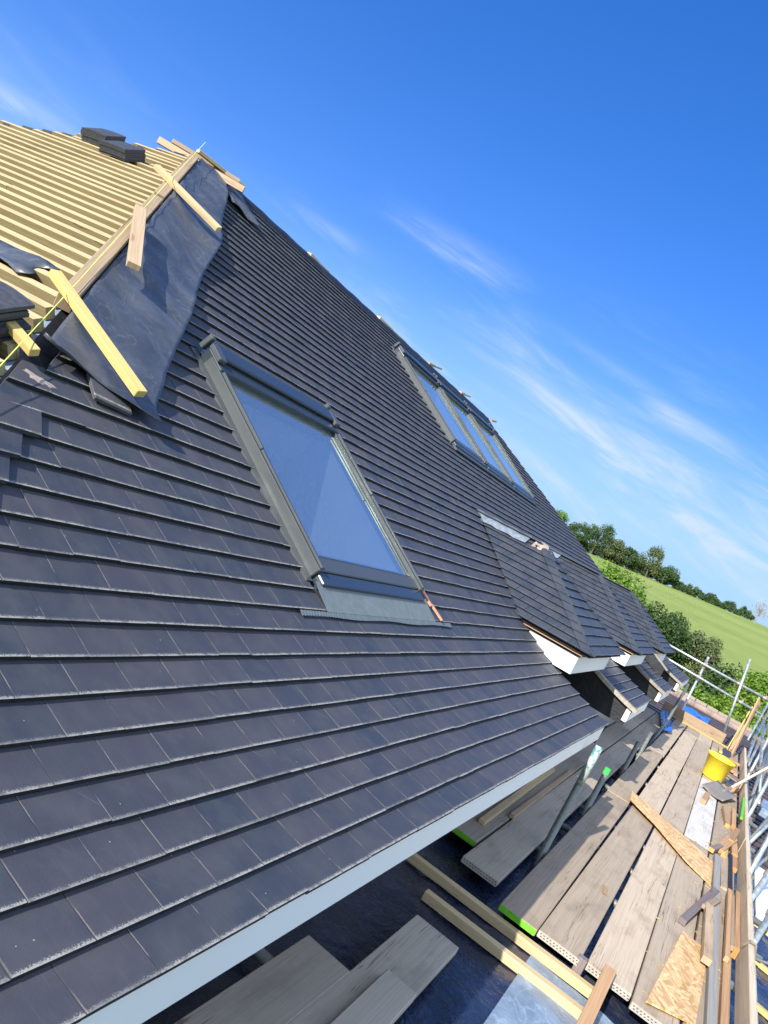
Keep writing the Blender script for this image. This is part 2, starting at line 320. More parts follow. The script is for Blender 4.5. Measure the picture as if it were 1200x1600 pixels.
# ------------------------------------------------------------------ mesh helpers
class MB:
    def __init__(s): s.v = []; s.f = []; s.uv = []; s.mi = []
    def face(s, pts, uvs=None, mi=0):
        i = len(s.v); s.v += [tuple(p) for p in pts]; s.f.append(tuple(range(i, i + len(pts))))
        s.uv.append(uvs or [(0, 0)] * len(pts)); s.mi.append(mi)
    def shared(s, pts, faces, uvf=None, mi=0):
        i = len(s.v); s.v += [tuple(p) for p in pts]
        for k, f in enumerate(faces):
            s.f.append(tuple(i + j for j in f)); s.uv.append(uvf[k] if uvf else [(0, 0)] * len(f)); s.mi.append(mi)
    def box8(s, b, t, mi=0, uvs=None):
        # b, t: four bottom and four top corners, same winding (counter-clockwise from above)
        q = list(b) + list(t)
        fs = [(3, 2, 1, 0), (4, 5, 6, 7), (0, 1, 5, 4), (1, 2, 6, 5), (2, 3, 7, 6), (3, 0, 4, 7)]
        q = [Vector(p) for p in q]; L = (q[1] - q[0]).length; Wd = (q[3] - q[0]).length; H = (q[4] - q[0]).length
        d = {0: [(0, Wd), (L, Wd), (L, 0), (0, 0)], 1: [(0, 0), (L, 0), (L, Wd), (0, Wd)], 2: [(0, 0), (L, 0), (L, H), (0, H)],
             3: [(L, 0), (L + .0, Wd), (L + H * .2, Wd), (L + H * .2, 0)], 4: [(L, 0), (0, 0), (0, H), (L, H)], 5: [(0, Wd), (0, 0), (-H * .2, 0), (-H * .2, Wd)]}
        s.shared(q, fs, [(uvs or d)[k] for k in range(6)], mi)
    def beam(s, p0, p1, w, h, up=(0, 0, 1), mi=0):
        # length p0->p1 (centre of the underside), w across, h upward
        p0 = Vector(p0); p1 = Vector(p1); d = (p1 - p0).normalized(); up = Vector(up)
        sd_ = d.cross(up).normalized(); up = sd_.cross(d).normalized(); a = sd_ * (w / 2)
        b = [p0 + a, p1 + a, p1 - a, p0 - a]
        s.box8(b, [x + up * h for x in b], mi)
    def tube(s, p0, p1, r, n=12, mi=0, r1=None, caps=True):
        p0 = Vector(p0); p1 = Vector(p1); d = (p1 - p0).normalized(); a = d.orthogonal().normalized(); b = d.cross(a); r1 = r if r1 is None else r1
        pts = []
        for P, rr in ((p0, r), (p1, r1)):
            for k in range(n): t = 2 * math.pi * k / n; pts.append(P + (a * math.cos(t) + b * math.sin(t)) * rr)
        Ln = (p1 - p0).length
        fs = [(k, (k + 1) % n, n + (k + 1) % n, n + k) for k in range(n)]
        uv = [[(0, k / n * .15), (0, (k + 1) / n * .15), (Ln, (k + 1) / n * .15), (Ln, k / n * .15)] for k in range(n)]
        if caps: fs += [tuple(range(n - 1, -1, -1)), tuple(range(n, 2 * n))]; uv += [[(0, 0)] * n, [(0, 0)] * n]
        s.shared(pts, fs, uv, mi)
    def lathe(s, c, prof, n=28, mi=0, axis=None):
        c = Vector(c); ax = (axis or Vector((0, 0, 1))).normalized(); a = ax.orthogonal().normalized(); b = ax.cross(a); pts = []
        for r, z in prof:
            for k in range(n): t = 2 * math.pi * k / n; pts.append(c + ax * z + (a * math.cos(t) + b * math.sin(t)) * r)
        fs = [(j * n + k, j * n + (k + 1) % n, (j + 1) * n + (k + 1) % n, (j + 1) * n + k) for j in range(len(prof) - 1) for k in range(n)]
        s.shared(pts, fs, None, mi)
    def grid(s, G, uvg=None, mi=0):
        ny = len(G); nx = len(G[0]); pts = [p for r in G for p in r]
        fs = []; uv = []
        for j in range(ny - 1):
            for i in range(nx - 1):
                q = (j * nx + i, j * nx + i + 1, (j + 1) * nx + i + 1, (j + 1) * nx + i); fs.append(q)
                uv.append([uvg[a // nx][a % nx] for a in q] if uvg else [(0, 0)] * 4)
        s.shared(pts, fs, uv, mi)
    def build(s, name, mats, parent=None, smooth=False):
        me = bpy.data.meshes.new(name); o = bpy.data.objects.new(name, me); COL.objects.link(o)
        org = Vector((0, 0, 0))
        me.from_pydata(s.v, [], s.f)
        if not isinstance(mats, (list, tuple)): mats = [mats]
        for mm in mats: me.materials.append(mm)
        lay = me.uv_layers.new(name='UVMap'); k = 0; buf = []
        for u in s.uv:
            for q in u: buf += [q[0], q[1]]
        lay.data.foreach_set('uv', buf)
        me.polygons.foreach_set('material_index', s.mi)
        if smooth: me.polygons.foreach_set('use_smooth', [True] * len(s.f))
        me.update()
        if parent is not None: o.parent = parent; o.matrix_parent_inverse = Matrix.Translation(-parent.location)
        return o
def bevel(o, w=.003, seg=1):
    b = o.modifiers.new('bevel', 'BEVEL'); b.width = w; b.segments = seg; b.limit_method = 'ANGLE'; b.angle_limit = rad(40); return o
def empty(name, loc, label, cat, group=None, kind=None):
    o = bpy.data.objects.new(name, None); COL.objects.link(o); o.location = loc; o.empty_display_size = .1
    return tag(o, label, cat, group, kind)
def tag(o, label=None, cat=None, group=None, kind=None):
    if label: o['label'] = label
    if cat: o['category'] = cat
    if group: o['group'] = group
    if kind: o['kind'] = kind
    return o
def plank(name, p0, p1, w, h, mat, label, cat, group=None, up=(0, 0, 1), bev=.002):
    b = MB(); b.beam(p0, p1, w, h, up); o = b.build(name, mat)
    if bev: bevel(o, bev)
    return tag(o, label, cat, group)

# ------------------------------------------------------------------ roof profile: main pitch with a sprocketed (kicked) eaves
PIT, KICK, KL = rad(30.136), rad(16.912), 0.916
G0, G = 0.09525, 0.09776
HN, HF, SR = -0.580, 15.604, 4.917          # near hip offset, far hip offset, slope length to the ridge
_tab = [(0.0, 0.0)]; _ds = .004
while len(_tab) * _ds < 6:
    s_ = (len(_tab) - .5) * _ds; th = PIT - KICK * max(0, 1 - s_ / KL)
    _tab.append((_tab[-1][0] - math.cos(th) * _ds, _tab[-1][1] + math.sin(th) * _ds))
def prof(s):
    if s < 0: th = PIT - KICK; return -s * math.cos(th), s * math.sin(th)
    i = min(int(s / _ds), len(_tab) - 2); t = s / _ds - i; a, b = _tab[i], _tab[i + 1]
    return a[0] + (b[0] - a[0]) * t, a[1] + (b[1] - a[1]) * t
def th(s): return PIT - KICK * max(0, 1 - max(s, 0) / KL)
def P(s, y, h=0.0):                          # main slope: s up the slope, y along the eaves, h off the surface
    x, z = prof(s); t = th(s); return Vector((x + math.sin(t) * h, y, z + math.cos(t) * h))
def PH(s, x, h=0.0):                         # near hip end (faces the viewer side, -Y)
    a, z = prof(s); t = th(s); return Vector((x, HN - a - math.sin(t) * h, z + math.cos(t) * h))
def PFh(s, x, h=0.0):                        # far hip end
    a, z = prof(s); t = th(s); return Vector((x, HF + a + math.sin(t) * h, z + math.cos(t) * h))
XR, ZR = prof(SR)                            # ridge line
def Sx(x):                                   # slope distance for a given x
    lo, hi = 0, 6
    for _ in range(40):
        md = (lo + hi) / 2
        if prof(md)[0] > x: lo = md
        else: hi = md
    return lo
def near(s): return HN - prof(s)[0]
def far(s): return HF + prof(s)[0]
def Sk(k): return 0 if k <= 0 else G0 + (k - 1) * G

DC = [6.17, 9.20, 12.23]                     # dormer centres along the eaves
HWS = .745                                   # half width of the cut-out below each dormer
DH = .87                                     # half width of a dormer roof
SV0, SV1 = .97, 2.13                         # where a dormer valley starts and ends on the slope
OBS = [(.955, 2.215, lambda s: 2.065, lambda s: 3.275), (3.06, 4.44, lambda s: 6.83, lambda s: 10.36)]
for c in DC:
    OBS.append((-1, SV0, lambda s, c=c: c - HWS, lambda s, c=c: c + HWS))
    OBS.append((SV0, SV1, lambda s, c=c: c - DH * (SV1 - s) / (SV1 - SV0), lambda s, c=c: c + DH * (SV1 - s) / (SV1 - SV0)))
def spans(sm):
    ob = sorted([o for o in OBS if o[0] <= sm < o[1]], key=lambda o: o[2](sm))
    st = (lambda s: near(s) + (.012 if sm < 1.7 else .10)); out = []
    for o in ob: out.append((st, o[2])); st = o[3]
    out.append((st, far)); return out
def lay_tiles(b, rows, spanf, PP, r, lift=0.0, w=TW, thick=.013, gap=.0016, gauge=None, first_long=False):
    for k in rows:
        s0 = Sk(k) if gauge is None else gauge * k
        g = G if gauge is None else gauge
        ln = g + .028
        sm = s0 + g * .5
        for fa, fb in spanf(sm):
            a0, b0, a1, b1 = fa(s0), fb(s0), fa(s0 + ln), fb(s0 + ln)
            lo, hi = min(a0, a1), max(b0, b1)
            if hi - lo < .01: continue
            o = (k % 2) * w / 2 + r.uniform(-.004, .004)
            i0 = math.floor((lo - o) / w); i1 = math.ceil((hi - o) / w)
            for i in range(i0, i1):
                y0 = o + i * w + gap / 2 + r.uniform(0, .001); y1 = o + (i + 1) * w - gap / 2
                c0, d0, c1, d1 = max(y0, a0), min(y1, b0), max(y0, a1), min(y1, b1)
                if d0 - c0 < .012 and d1 - c1 < .012: continue
                d0 = max(d0, c0 + .001); d1 = max(d1, c1 + .001)
                j = r.gauss(0, .0006) + lift; tl = r.gauss(0, .0008); ds = r.gauss(0, .0007)
                hb = .031 + j; ht = .013 + lift
                bt = [PP(s0 + ds, c0, hb - thick), PP(s0 + ds, d0, hb - thick + tl), PP(s0 + ln, d1, ht - thick), PP(s0 + ln, c1, ht - thick)]
                tp = [PP(s0 + ds, c0, hb), PP(s0 + ds, d0, hb + tl), PP(s0 + ln, d1, ht), PP(s0 + ln, c1, ht)]
                u0, u1 = c0 - y0, d0 - y0; U0, U1 = c1 - y0, d1 - y0
                e = -.01
                b.box8(bt, tp, 0, {0: [(e, e)] * 4, 1: [(u0, 0), (u1, 0), (U1, ln), (U0, ln)],
                                   2: [(.05, -.012), (.05, -.012), (.05, -.002), (.05, -.002)], 3: [(.05, -.01)] * 4, 4: [(.05, -.01)] * 4, 5: [(.05, -.01)] * 4})
                b.mi[-4] = 1  # front face takes the painted shadow colour

# ================================================================== HOUSE
house = empty('house', (-4.3, 7.5, -2.6), 'bungalow under re-roofing with a dark tiled slope, roof windows and three small dormers', 'house')
r = random.Random(3)
b = MB(); NROW = int((SR - G0) / G) + 1
lay_tiles(b, range(NROW), spans, P, r)
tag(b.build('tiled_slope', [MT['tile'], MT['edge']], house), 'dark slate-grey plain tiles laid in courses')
# tiles already laid on the lowest part of the hip end
b = MB(); lay_tiles(b, range(14), lambda sm: [(lambda s: 2 * XR - prof(s)[0], lambda s: prof(s)[0] - .012)], PH, r)
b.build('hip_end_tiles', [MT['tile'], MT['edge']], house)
# folded hip tiles: one wing on each slope, standing proud of the courses
b = MB()
for k in range(15):
    s0 = Sk(k) - .012; s1 = s0 + .14; wg = .205 + r.uniform(-.012, .012)
    for PP, sg, ed in ((P, 1, near), (PH, -1, lambda s: prof(s)[0])):
        e0, e1 = ed(s0), ed(s1)
        q = [(s0, e0), (s0, e0 + sg * wg), (s1, e1 + sg * wg * .75), (s1, e1)]
        if sg < 0: q = [q[1], q[0], q[3], q[2]]
        hb = [.045, .045, .028, .028]
        b.box8([PP(a, c, h - .014) for (a, c), h in zip(q, hb)], [PP(a, c, h) for (a, c), h in zip(q, hb)], 0,
               {0: [(.05, -.01)] * 4, 1: [(.02, 0), (.02 + wg, 0), (.02 + wg, .14), (.02, .14)], 2: [(.05, -.01)] * 4, 3: [(.05, -.01)] * 4, 4: [(.05, -.01)] * 4, 5: [(.05, -.01)] * 4})
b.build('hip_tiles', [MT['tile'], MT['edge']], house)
# roof boarding below tiles and battens, with the roof windows and dormer cut-outs left open
b = MB(); seg = []
s = -.02
cuts = sorted(set([.02, .06, .95, SV0, 1.0, 2.2, SV1, 3.1, 4.42, SR] + [i * .12 for i in range(1, 8)]))
obs2 = [(1.03, 2.17, 2.13, 3.21), (3.1, 4.42, 6.9, 10.3)]
for a, d in zip(cuts[:-1], cuts[1:]):
    sm = (a + d) / 2; ys = []
    st = near
    ob = sorted([(o[2], o[3]) for o in OBS[2:] if o[0] <= sm < o[1]] + [((lambda s, q=q: q[2]), (lambda s, q=q: q[3])) for q in obs2 if q[0] <= sm < q[1]], key=lambda o: o[0](sm))
    for fa, fb in ob: ys.append((st, fa)); st = fb
    ys.append((st, far))
    for fa, fb in ys: b.face([P(a, fa(a), -.004), P(a, fb(a), -.004), P(d, fb(d), -.004), P(d, fa(d), -.004)], [(0, 0), (5, 0), (5, 1), (0, 1)])
b.build('roof_boarding', MT['membdark'], house)
# hip end underlay, far hip end and the rear slope
XL = 2 * XR
b = MB(); _ss = [.02 + .14 * i for i in range(8)] + [1.2, SR]
for a, d in zip(_ss[:-1], _ss[1:]): b.face([PH(a, XL - prof(a)[0], -.03), PH(a, prof(a)[0], -.03), PH(d, prof(d)[0], -.03), PH(d, XL - prof(d)[0], -.03)], [(0, 0), (8.6, 0), (4.3, 5), (2, 5)])
b.build('hip_end_underlay', MT['membgrey'], house)
b = MB(); lay_tiles(b, range(NROW), lambda sm: [(lambda s: XL - prof(s)[0], lambda s: prof(s)[0])], PFh, r, w=.5)
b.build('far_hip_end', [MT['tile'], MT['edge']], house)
b = MB()
for k in range(0, NROW, 1):
    s0 = Sk(k); s1 = s0 + .12; y0, y1 = near(s0), far(s0); x0, z0 = prof(s0); x1, z1 = prof(s1)
    if s1 > SR: continue
    b.box8([(XL - x0, y1, z0), (XL - x0, y0, z0), (XL - x1, near(s1), z1 - .012), (XL - x1, far(s1), z1 - .012)],
           [(XL - x0, y1, z0 + .03), (XL - x0, y0, z0 + .03), (XL - x1, near(s1), z1 + .01), (XL - x1, far(s1), z1 + .01)], 0)
b.build('rear_slope', [MT['tile'], MT['edge']], house)
# battens on the hip end, one mesh each
for k in range(14, 50):
    s0 = .14 + k * G + rng.uniform(-.004, .004)
    if s0 > SR - .06: break
    x1 = prof(s0)[0] - .05; x0 = XL - prof(s0)[0] - rng.uniform(-.06, .13)
    b = MB(); d = rng.uniform(-.006, .006)
    cutx = rng.uniform(x0 + .8, x1 - .6) if x1 - x0 > 2.4 else None
    segs = [(x0, x1)] if cutx is None else [(x0, cutx), (cutx + .003, x1)]
    for a, c in segs:
        hz_ = rng.uniform(-.004, .004); q = [(s0, a), (s0 + d * .6, c), (s0 + .036, c), (s0 + .036, a)]
        b.box8([PH(u, v, -.026) for u, v in q], [PH(u, v, .020 + hz_) for u, v in q]); b.mi[-4] = 1  # down-slope side takes the painted shade
    b.build('roof_batten', [MT['batten'], MT['battenshade']], house)
# hip board and ridge
hd = Vector((-1, 1, 0)); 
def hipP(x, dz=0.0): return Vector((x, HN - x, prof(Sx(x))[1] + dz))
b = MB(); b.beam(hipP(-1.84, .0), hipP(-3.1, .0), .062, .055); b.beam(hipP(-3.14, .002), hipP(-4.2, .002), .062, .055)
bevel(b.build('hip_board', MT['hipwood'], house), .003)
b = MB(); G_ = []
for i in range(60):
    y = near(SR) + .25 + (far(SR) - near(SR) - .3) * i / 59
    wob = .002 * math.sin(i * 1.7) + .0015 * math.sin(i * 4.1)
    G_.append([Vector((XR + dx, y, ZR + dz + wob)) for dx, dz in ((.11, -.035), (.08, .005), (.03, .042), (-.03, .042), (-.08, .005), (-.11, -.035))])
b.grid(G_); b.build('ridge_membrane', MT['membdark'], house, True)
b = MB(); b.beam((XR, near(SR) + .2, ZR + .005), (XR, far(SR), ZR + .005), .04, .03); b.build('ridge_board', MT['hipwood'], house)
# eaves: fascia in lengths between the cut-outs, dark tilting strip above, soffit and walls
ends = [(HN, DC[0] - HWS - .02), (DC[0] + HWS + .0, DC[1] - HWS), (DC[1] + HWS, DC[2] - HWS), (DC[2] + HWS, HF)]
for i, (a, c) in enumerate(ends):
    b = MB(); b.box8([(-.034, a, -.108), (-.008, a, -.108), (-.008, c, -.108), (-.034, c, -.108)], [(-.034, a, .011), (-.008, a, .011), (-.008, c, .011), (-.034, c, .011)])
    if i: # return end showing at the cut-out
        b.box8([(-.050, a - .018, -.108), (-.008, a - .018, -.108), (-.008, a - .001, -.108), (-.050, a - .001, -.108)], [(-.050, a - .018, .016), (-.008, a - .018, .011), (-.008, a - .001, .011), (-.050, a - .001, .016)])
    b.build('fascia', MT['white'], house)
    b = MB(); b.box8([(-.08, a, -.0035), (-.036, a, -.0035), (-.036, c, -.0035), (-.08, c, -.0035)], [(-.08, a, .024), (-.036, a, .014), (-.036, c, .014), (-.08, c, .024)])
    b.build('eaves_strip', MT['terracotta'] if i == 9 else MT['soffit'], house)
    b = MB(); b.face([(-.46, a, -.106), (-.46, c, -.106), (-.035, c, -.106), (-.035, a, -.106)]); b.build('soffit', MT['soffit'], house)
b = MB()
for q in ([(-.46, 0, 0), (-.46, 15, 0)], [(-8.1, 0, 0), (-.46, 0, 0)], [(-8.1, 15, 0), (-8.1, 0, 0)], [(-.46, 15, 0), (-8.1, 15, 0)]):
    (x0, y0, _), (x1, y1, _) = q
    b.face([(x0, y0 - .1 * 0, -2.6), (x1, y1, -2.6), (x1, y1, -.15), (x0, y0, -.15)])
b.build('wall', MT['wall'], house)

# ---- cut-outs below the dormers: cheeks, verge boards, windows
def cheek(y, dirn, name='cheek', mat='membdark', s1=SV0 + .05):
    b = MB(); n = 10
    top = [P(-.0 + s1 * i / n, y, .006) for i in range(n + 1)]
    bot = [Vector((p.x - .016, y, -.149)) for p in top]
    for i in range(n):
        q = [top[i], top[i + 1], bot[i + 1], bot[i]]
        b.face(q if dirn < 0 else q[::-1], [(0, 0), (.1, 0), (.1, .3), (0, .3)])
    return b.build(name, MT[mat], house)
for i, c in enumerate(DC):
    cheek(c - HWS + .002, 1); cheek(c + HWS - .002, -1)
    b = MB()
    pts = [P(-.035 + (SV0 + .10) * j / 8, 0, 0) for j in range(9)]
    for j in range(8):
        p0, p1 = pts[j], pts[j + 1]
        y0, y1 = c + HWS - .055, c + HWS + .022
        t = th(-.035 + (SV0 + .1) * j / 8); up = Vector((math.sin(t), 0, math.cos(t)))
        q = [Vector((p0.x, y0, p0.z)), Vector((p0.x, y1, p0.z)), Vector((p1.x, y1, p1.z)), Vector((p1.x, y0, p1.z))]
        b.box8([v + up * .012 for v in q], [v + up * .046 for v in q], 0, None)
    b.build('verge_board', MT['verge'], house)
    # window set back in the cut-out
    wz0, wz1, wx = -.62, .16, -.88
    win = MB(); f_ = .06; ya, yb = c - HWS + .01, c + HWS - .01
    for (p, q) in (((ya, wz0), (yb, wz0 + f_)), ((ya, wz1 - f_), (yb, wz1)), ((ya, wz0 + f_), (ya + f_, wz1 - f_)), ((yb - f_, wz0 + f_), (yb, wz1 - f_)), ((c - f_ / 2, wz0 + f_), (c + f_ / 2, wz1 - f_))):
        win.box8([(wx - .06, p[0], p[1]), (wx, p[0], p[1]), (wx, q[0], p[1]), (wx - .06, q[0], p[1])], [(wx - .06, p[0], q[1]), (wx, p[0], q[1]), (wx, q[0], q[1]), (wx - .06, q[0], q[1])])
    wo_ = win.build('window', MT['white'], house)
    g_ = MB(); g_.face([(wx - .03, ya, wz0), (wx - .03, yb, wz0), (wx - .03, yb, wz1), (wx - .03, ya, wz1)]); g_.build('pane', MT['hood'], wo_)
    g_ = MB(); g_.face([(-.9, ya, -.148), (-.40, ya, -.148), (-.40, yb, -.148), (-.9, yb, -.148)]); g_.build('cut_out_floor', MT['membdark'], house)

# black felt upstand standing on the third panel
b = MB(); y0, y1 = 11.30, 11.36
q = [P(.22, y0, .02), P(.22, y1, .02), P(.95, y1, .02), P(.95, y0, .02)]
t_ = [P(.26, y0, .14), P(.26, y1, .14), P(.95, y1, .18), P(.95, y0, .18)]
b.box8(q, t_); b.build('felt_upstand', MT['membdark'], house)
b = MB(); b.beam(P(.22, 11.33, .145), P(.97, 11.33, .185), .075, .025); b.build('upstand_board', MT['verge'], house)

# ---- dormers
GD = .089
def dormer(i, c):
    top = empty('dormer', (-1.2, c, .2), None, None); top.parent = house; top.matrix_parent_inverse = Matrix.Translation(-house.location)
    xf, ze = -.315, .385           # front eaves line, eaves height
    zr = .935; xa = xf - DH         # hip apex, ridge height
    pd = math.atan2(zr - ze, DH); ln = math.hypot(zr - ze, DH); rows = int(ln / GD) + 1
    xroof = lambda z: prof(max(0, Sz(z)))[0]
    def mk(side):
        def PP(s, x, h):            # side slopes, eaves running in x
            return Vector((x, c + side * (DH - s * math.cos(pd)) + side * h * math.sin(pd), ze + s * math.sin(pd) + h * math.cos(pd)))
        return PP
    def PF_(s, y, h): return Vector((xf - s * math.cos(pd) + h * math.sin(pd), y, ze + s * math.sin(pd) + h * math.cos(pd)))
    b = MB()
    for side in (-1, 1):
        PP = mk(side)
        f0 = lambda s: xroof(ze + s * math.sin(pd) + .012) + .012
        f1 = lambda s: xf - s * math.cos(pd) - .0
        if side < 0: lay_tiles(b, range(rows), lambda sm: [(f0, f1)], PP, r, gauge=GD, thick=.011)
        else: lay_tiles(b, range(rows), lambda sm: [(lambda s: -f1(s), lambda s: -f0(s))], lambda s, q, h: PP(s, -q, h), r, gauge=GD, thick=.011)
    lay_tiles(b, range(rows), lambda sm: [(lambda s: c - DH + s * math.cos(pd), lambda s: c + DH - s * math.cos(pd))], PF_, r, gauge=GD, thick=.011)
    # folded hip tiles on both front hips
    for side in (-1, 1):
        PP = mk(side)
        for k in range(rows - 1):
            s0 = k * GD - .010; s1 = s0 + .125; wg = .085
            for fn, ed, sg in ((PP, lambda s: xf - s * math.cos(pd), -1), (PF_, lambda s: c + side * (DH - s * math.cos(pd)), -side)):
                q = [(s0, ed(s0)), (s0, ed(s0) + sg * wg), (s1, ed(s1) + sg * wg * .8), (s1, ed(s1))]
                hb = (.043, .040, .024, .026)
                bot = [fn(a, v, h - .012) for (a, v), h in zip(q, hb)]; tp = [fn(a, v, h) for (a, v), h in zip(q, hb)]
                n_ = (tp[1] - tp[0]).cross(tp[2] - tp[0])
                if n_.z < 0: bot = [bot[1], bot[0], bot[3], bot[2]]; tp = [tp[1], tp[0], tp[3], tp[2]]
                b.box8(bot, tp, 0, {0: [(.05, -.01)] * 4, 1: [(.02, .004), (.1, .004), (.1, .12), (.02, .12)], **{z_: [(.05, -.01)] * 4 for z_ in (2, 3, 4, 5)}})
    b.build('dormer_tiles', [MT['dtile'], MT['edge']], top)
    # underlay sheets below the tiles
    b = MB(); zb = ze - .006; xe = lambda z: prof(Sz(z))[0]
    ap = Vector((xa, c, zr - .006)); rg = Vector((xe(zr), c, zr - .006))
    fl, fr = Vector((xf, c - DH, zb)), Vector((xf, c + DH, zb)); bl, br = Vector((xe(ze), c - DH, zb)), Vector((xe(ze), c + DH, zb))
    b.face([bl, fl, ap, rg]); b.face([fr, br, rg, ap]); b.face([fl, fr, ap]); b.build('dormer_boarding', MT['membdark'], top)
    # white fascia and soffit box
    xo = xf - .075; yl, yr = c - DH + .06, c + DH - .06; z0, z1 = .205, .345
    b = MB()
    b.box8([(xo - .018, yl, z0), (xo, yl, z0), (xo, yr, z0), (xo - .018, yr, z0)], [(xo - .018, yl, z1), (xo, yl, z1), (xo, yr, z1), (xo - .018, yr, z1)])
    for ys, dy in ((yl, .018), (yr - .018, .018)):
        xb0, xb1 = prof(Sz(z0))[0] - .02, prof(Sz(z1))[0] - .02
        b.box8([(xb0, ys, z0), (xo - .0185, ys, z0), (xo - .0185, ys + dy, z0), (xb0, ys + dy, z0)], [(xb1, ys, z1), (xo - .0185, ys, z1), (xo - .0185, ys + dy, z1), (xb1, ys + dy, z1)])
    b.face([(xo - .02, yl + .02, z0 + .004), (xo - .02, yr - .02, z0 + .004), (-.62, yr - .02, z0 + .004), (-.62, yl + .02, z0 + .004)])
    b.build('fascia', MT['white'], top)
    b = MB(); b.beam((xe(ze) + .04, c - DH + .040, ze - .022), (xf - .05, c - DH + .040, ze - .022), .05, .012); b.build('tile_batten', MT['offcut'], top)
    # lead over the ridge
    b = MB(); n = 14; Gd = []
    for j in range(n):
        x = rg.x - .03 + (xa + .04 - rg.x) * j / (n - 1); wb = .004 * math.sin(j * 2.1 + i)
        Gd.append([Vector((x, c + dy, zr + dz + wb)) for dy, dz in ((-.115, -.028), (-.06, .012), (0, .050), (.06, .012), (.115, -.028))])
    b.grid(Gd[:n - 3] if i == 0 else Gd[:5 - i]); b.build('lead_flashing', MT['lead'], top, True)
    # mortar dab where the hips meet
    b = MB(); Gd = []
    for j in range(7):
        t = j / 6; Gd.append([Vector((xa + .06 - .16 * t + .01 * math.sin(j * 3 + k), c + (k - 2) * (.036 + .010 * math.sin(j * 2.3)), zr + .046 - abs(k - 2) ** 1.5 * .024 - max(0, .35 - t) * .13 + .006 * math.sin(j + k * 2))) for k in range(5)])
    b.grid(Gd)
    if i == 0: b.build('mortar_bed', MT['mortar'], top, True)
    # valley strip of lead
    b = MB()
    for side in (-1, 1):
        q = []
        for j in range(9):
            s_ = SV0 - .02 + (SV1 - SV0) * j / 8; yv = c + side * DH * (SV1 - s_) / (SV1 - SV0)
            q.append((P(s_, yv + side * .05, .035), P(s_, yv - side * .03, .022)))
        for j in range(8): b.face([q[j][0], q[j][1], q[j + 1][1], q[j + 1][0]])
    b.build('valley_strip', MT['hood'], top)
    return top
def Sz(z):
    lo, hi = 0, 6
    for _ in range(40):
        md = (lo + hi) / 2
        if prof(md)[1] < z: lo = md
        else: hi = md
    return lo
for i, c in enumerate(DC): dormer(i, c)

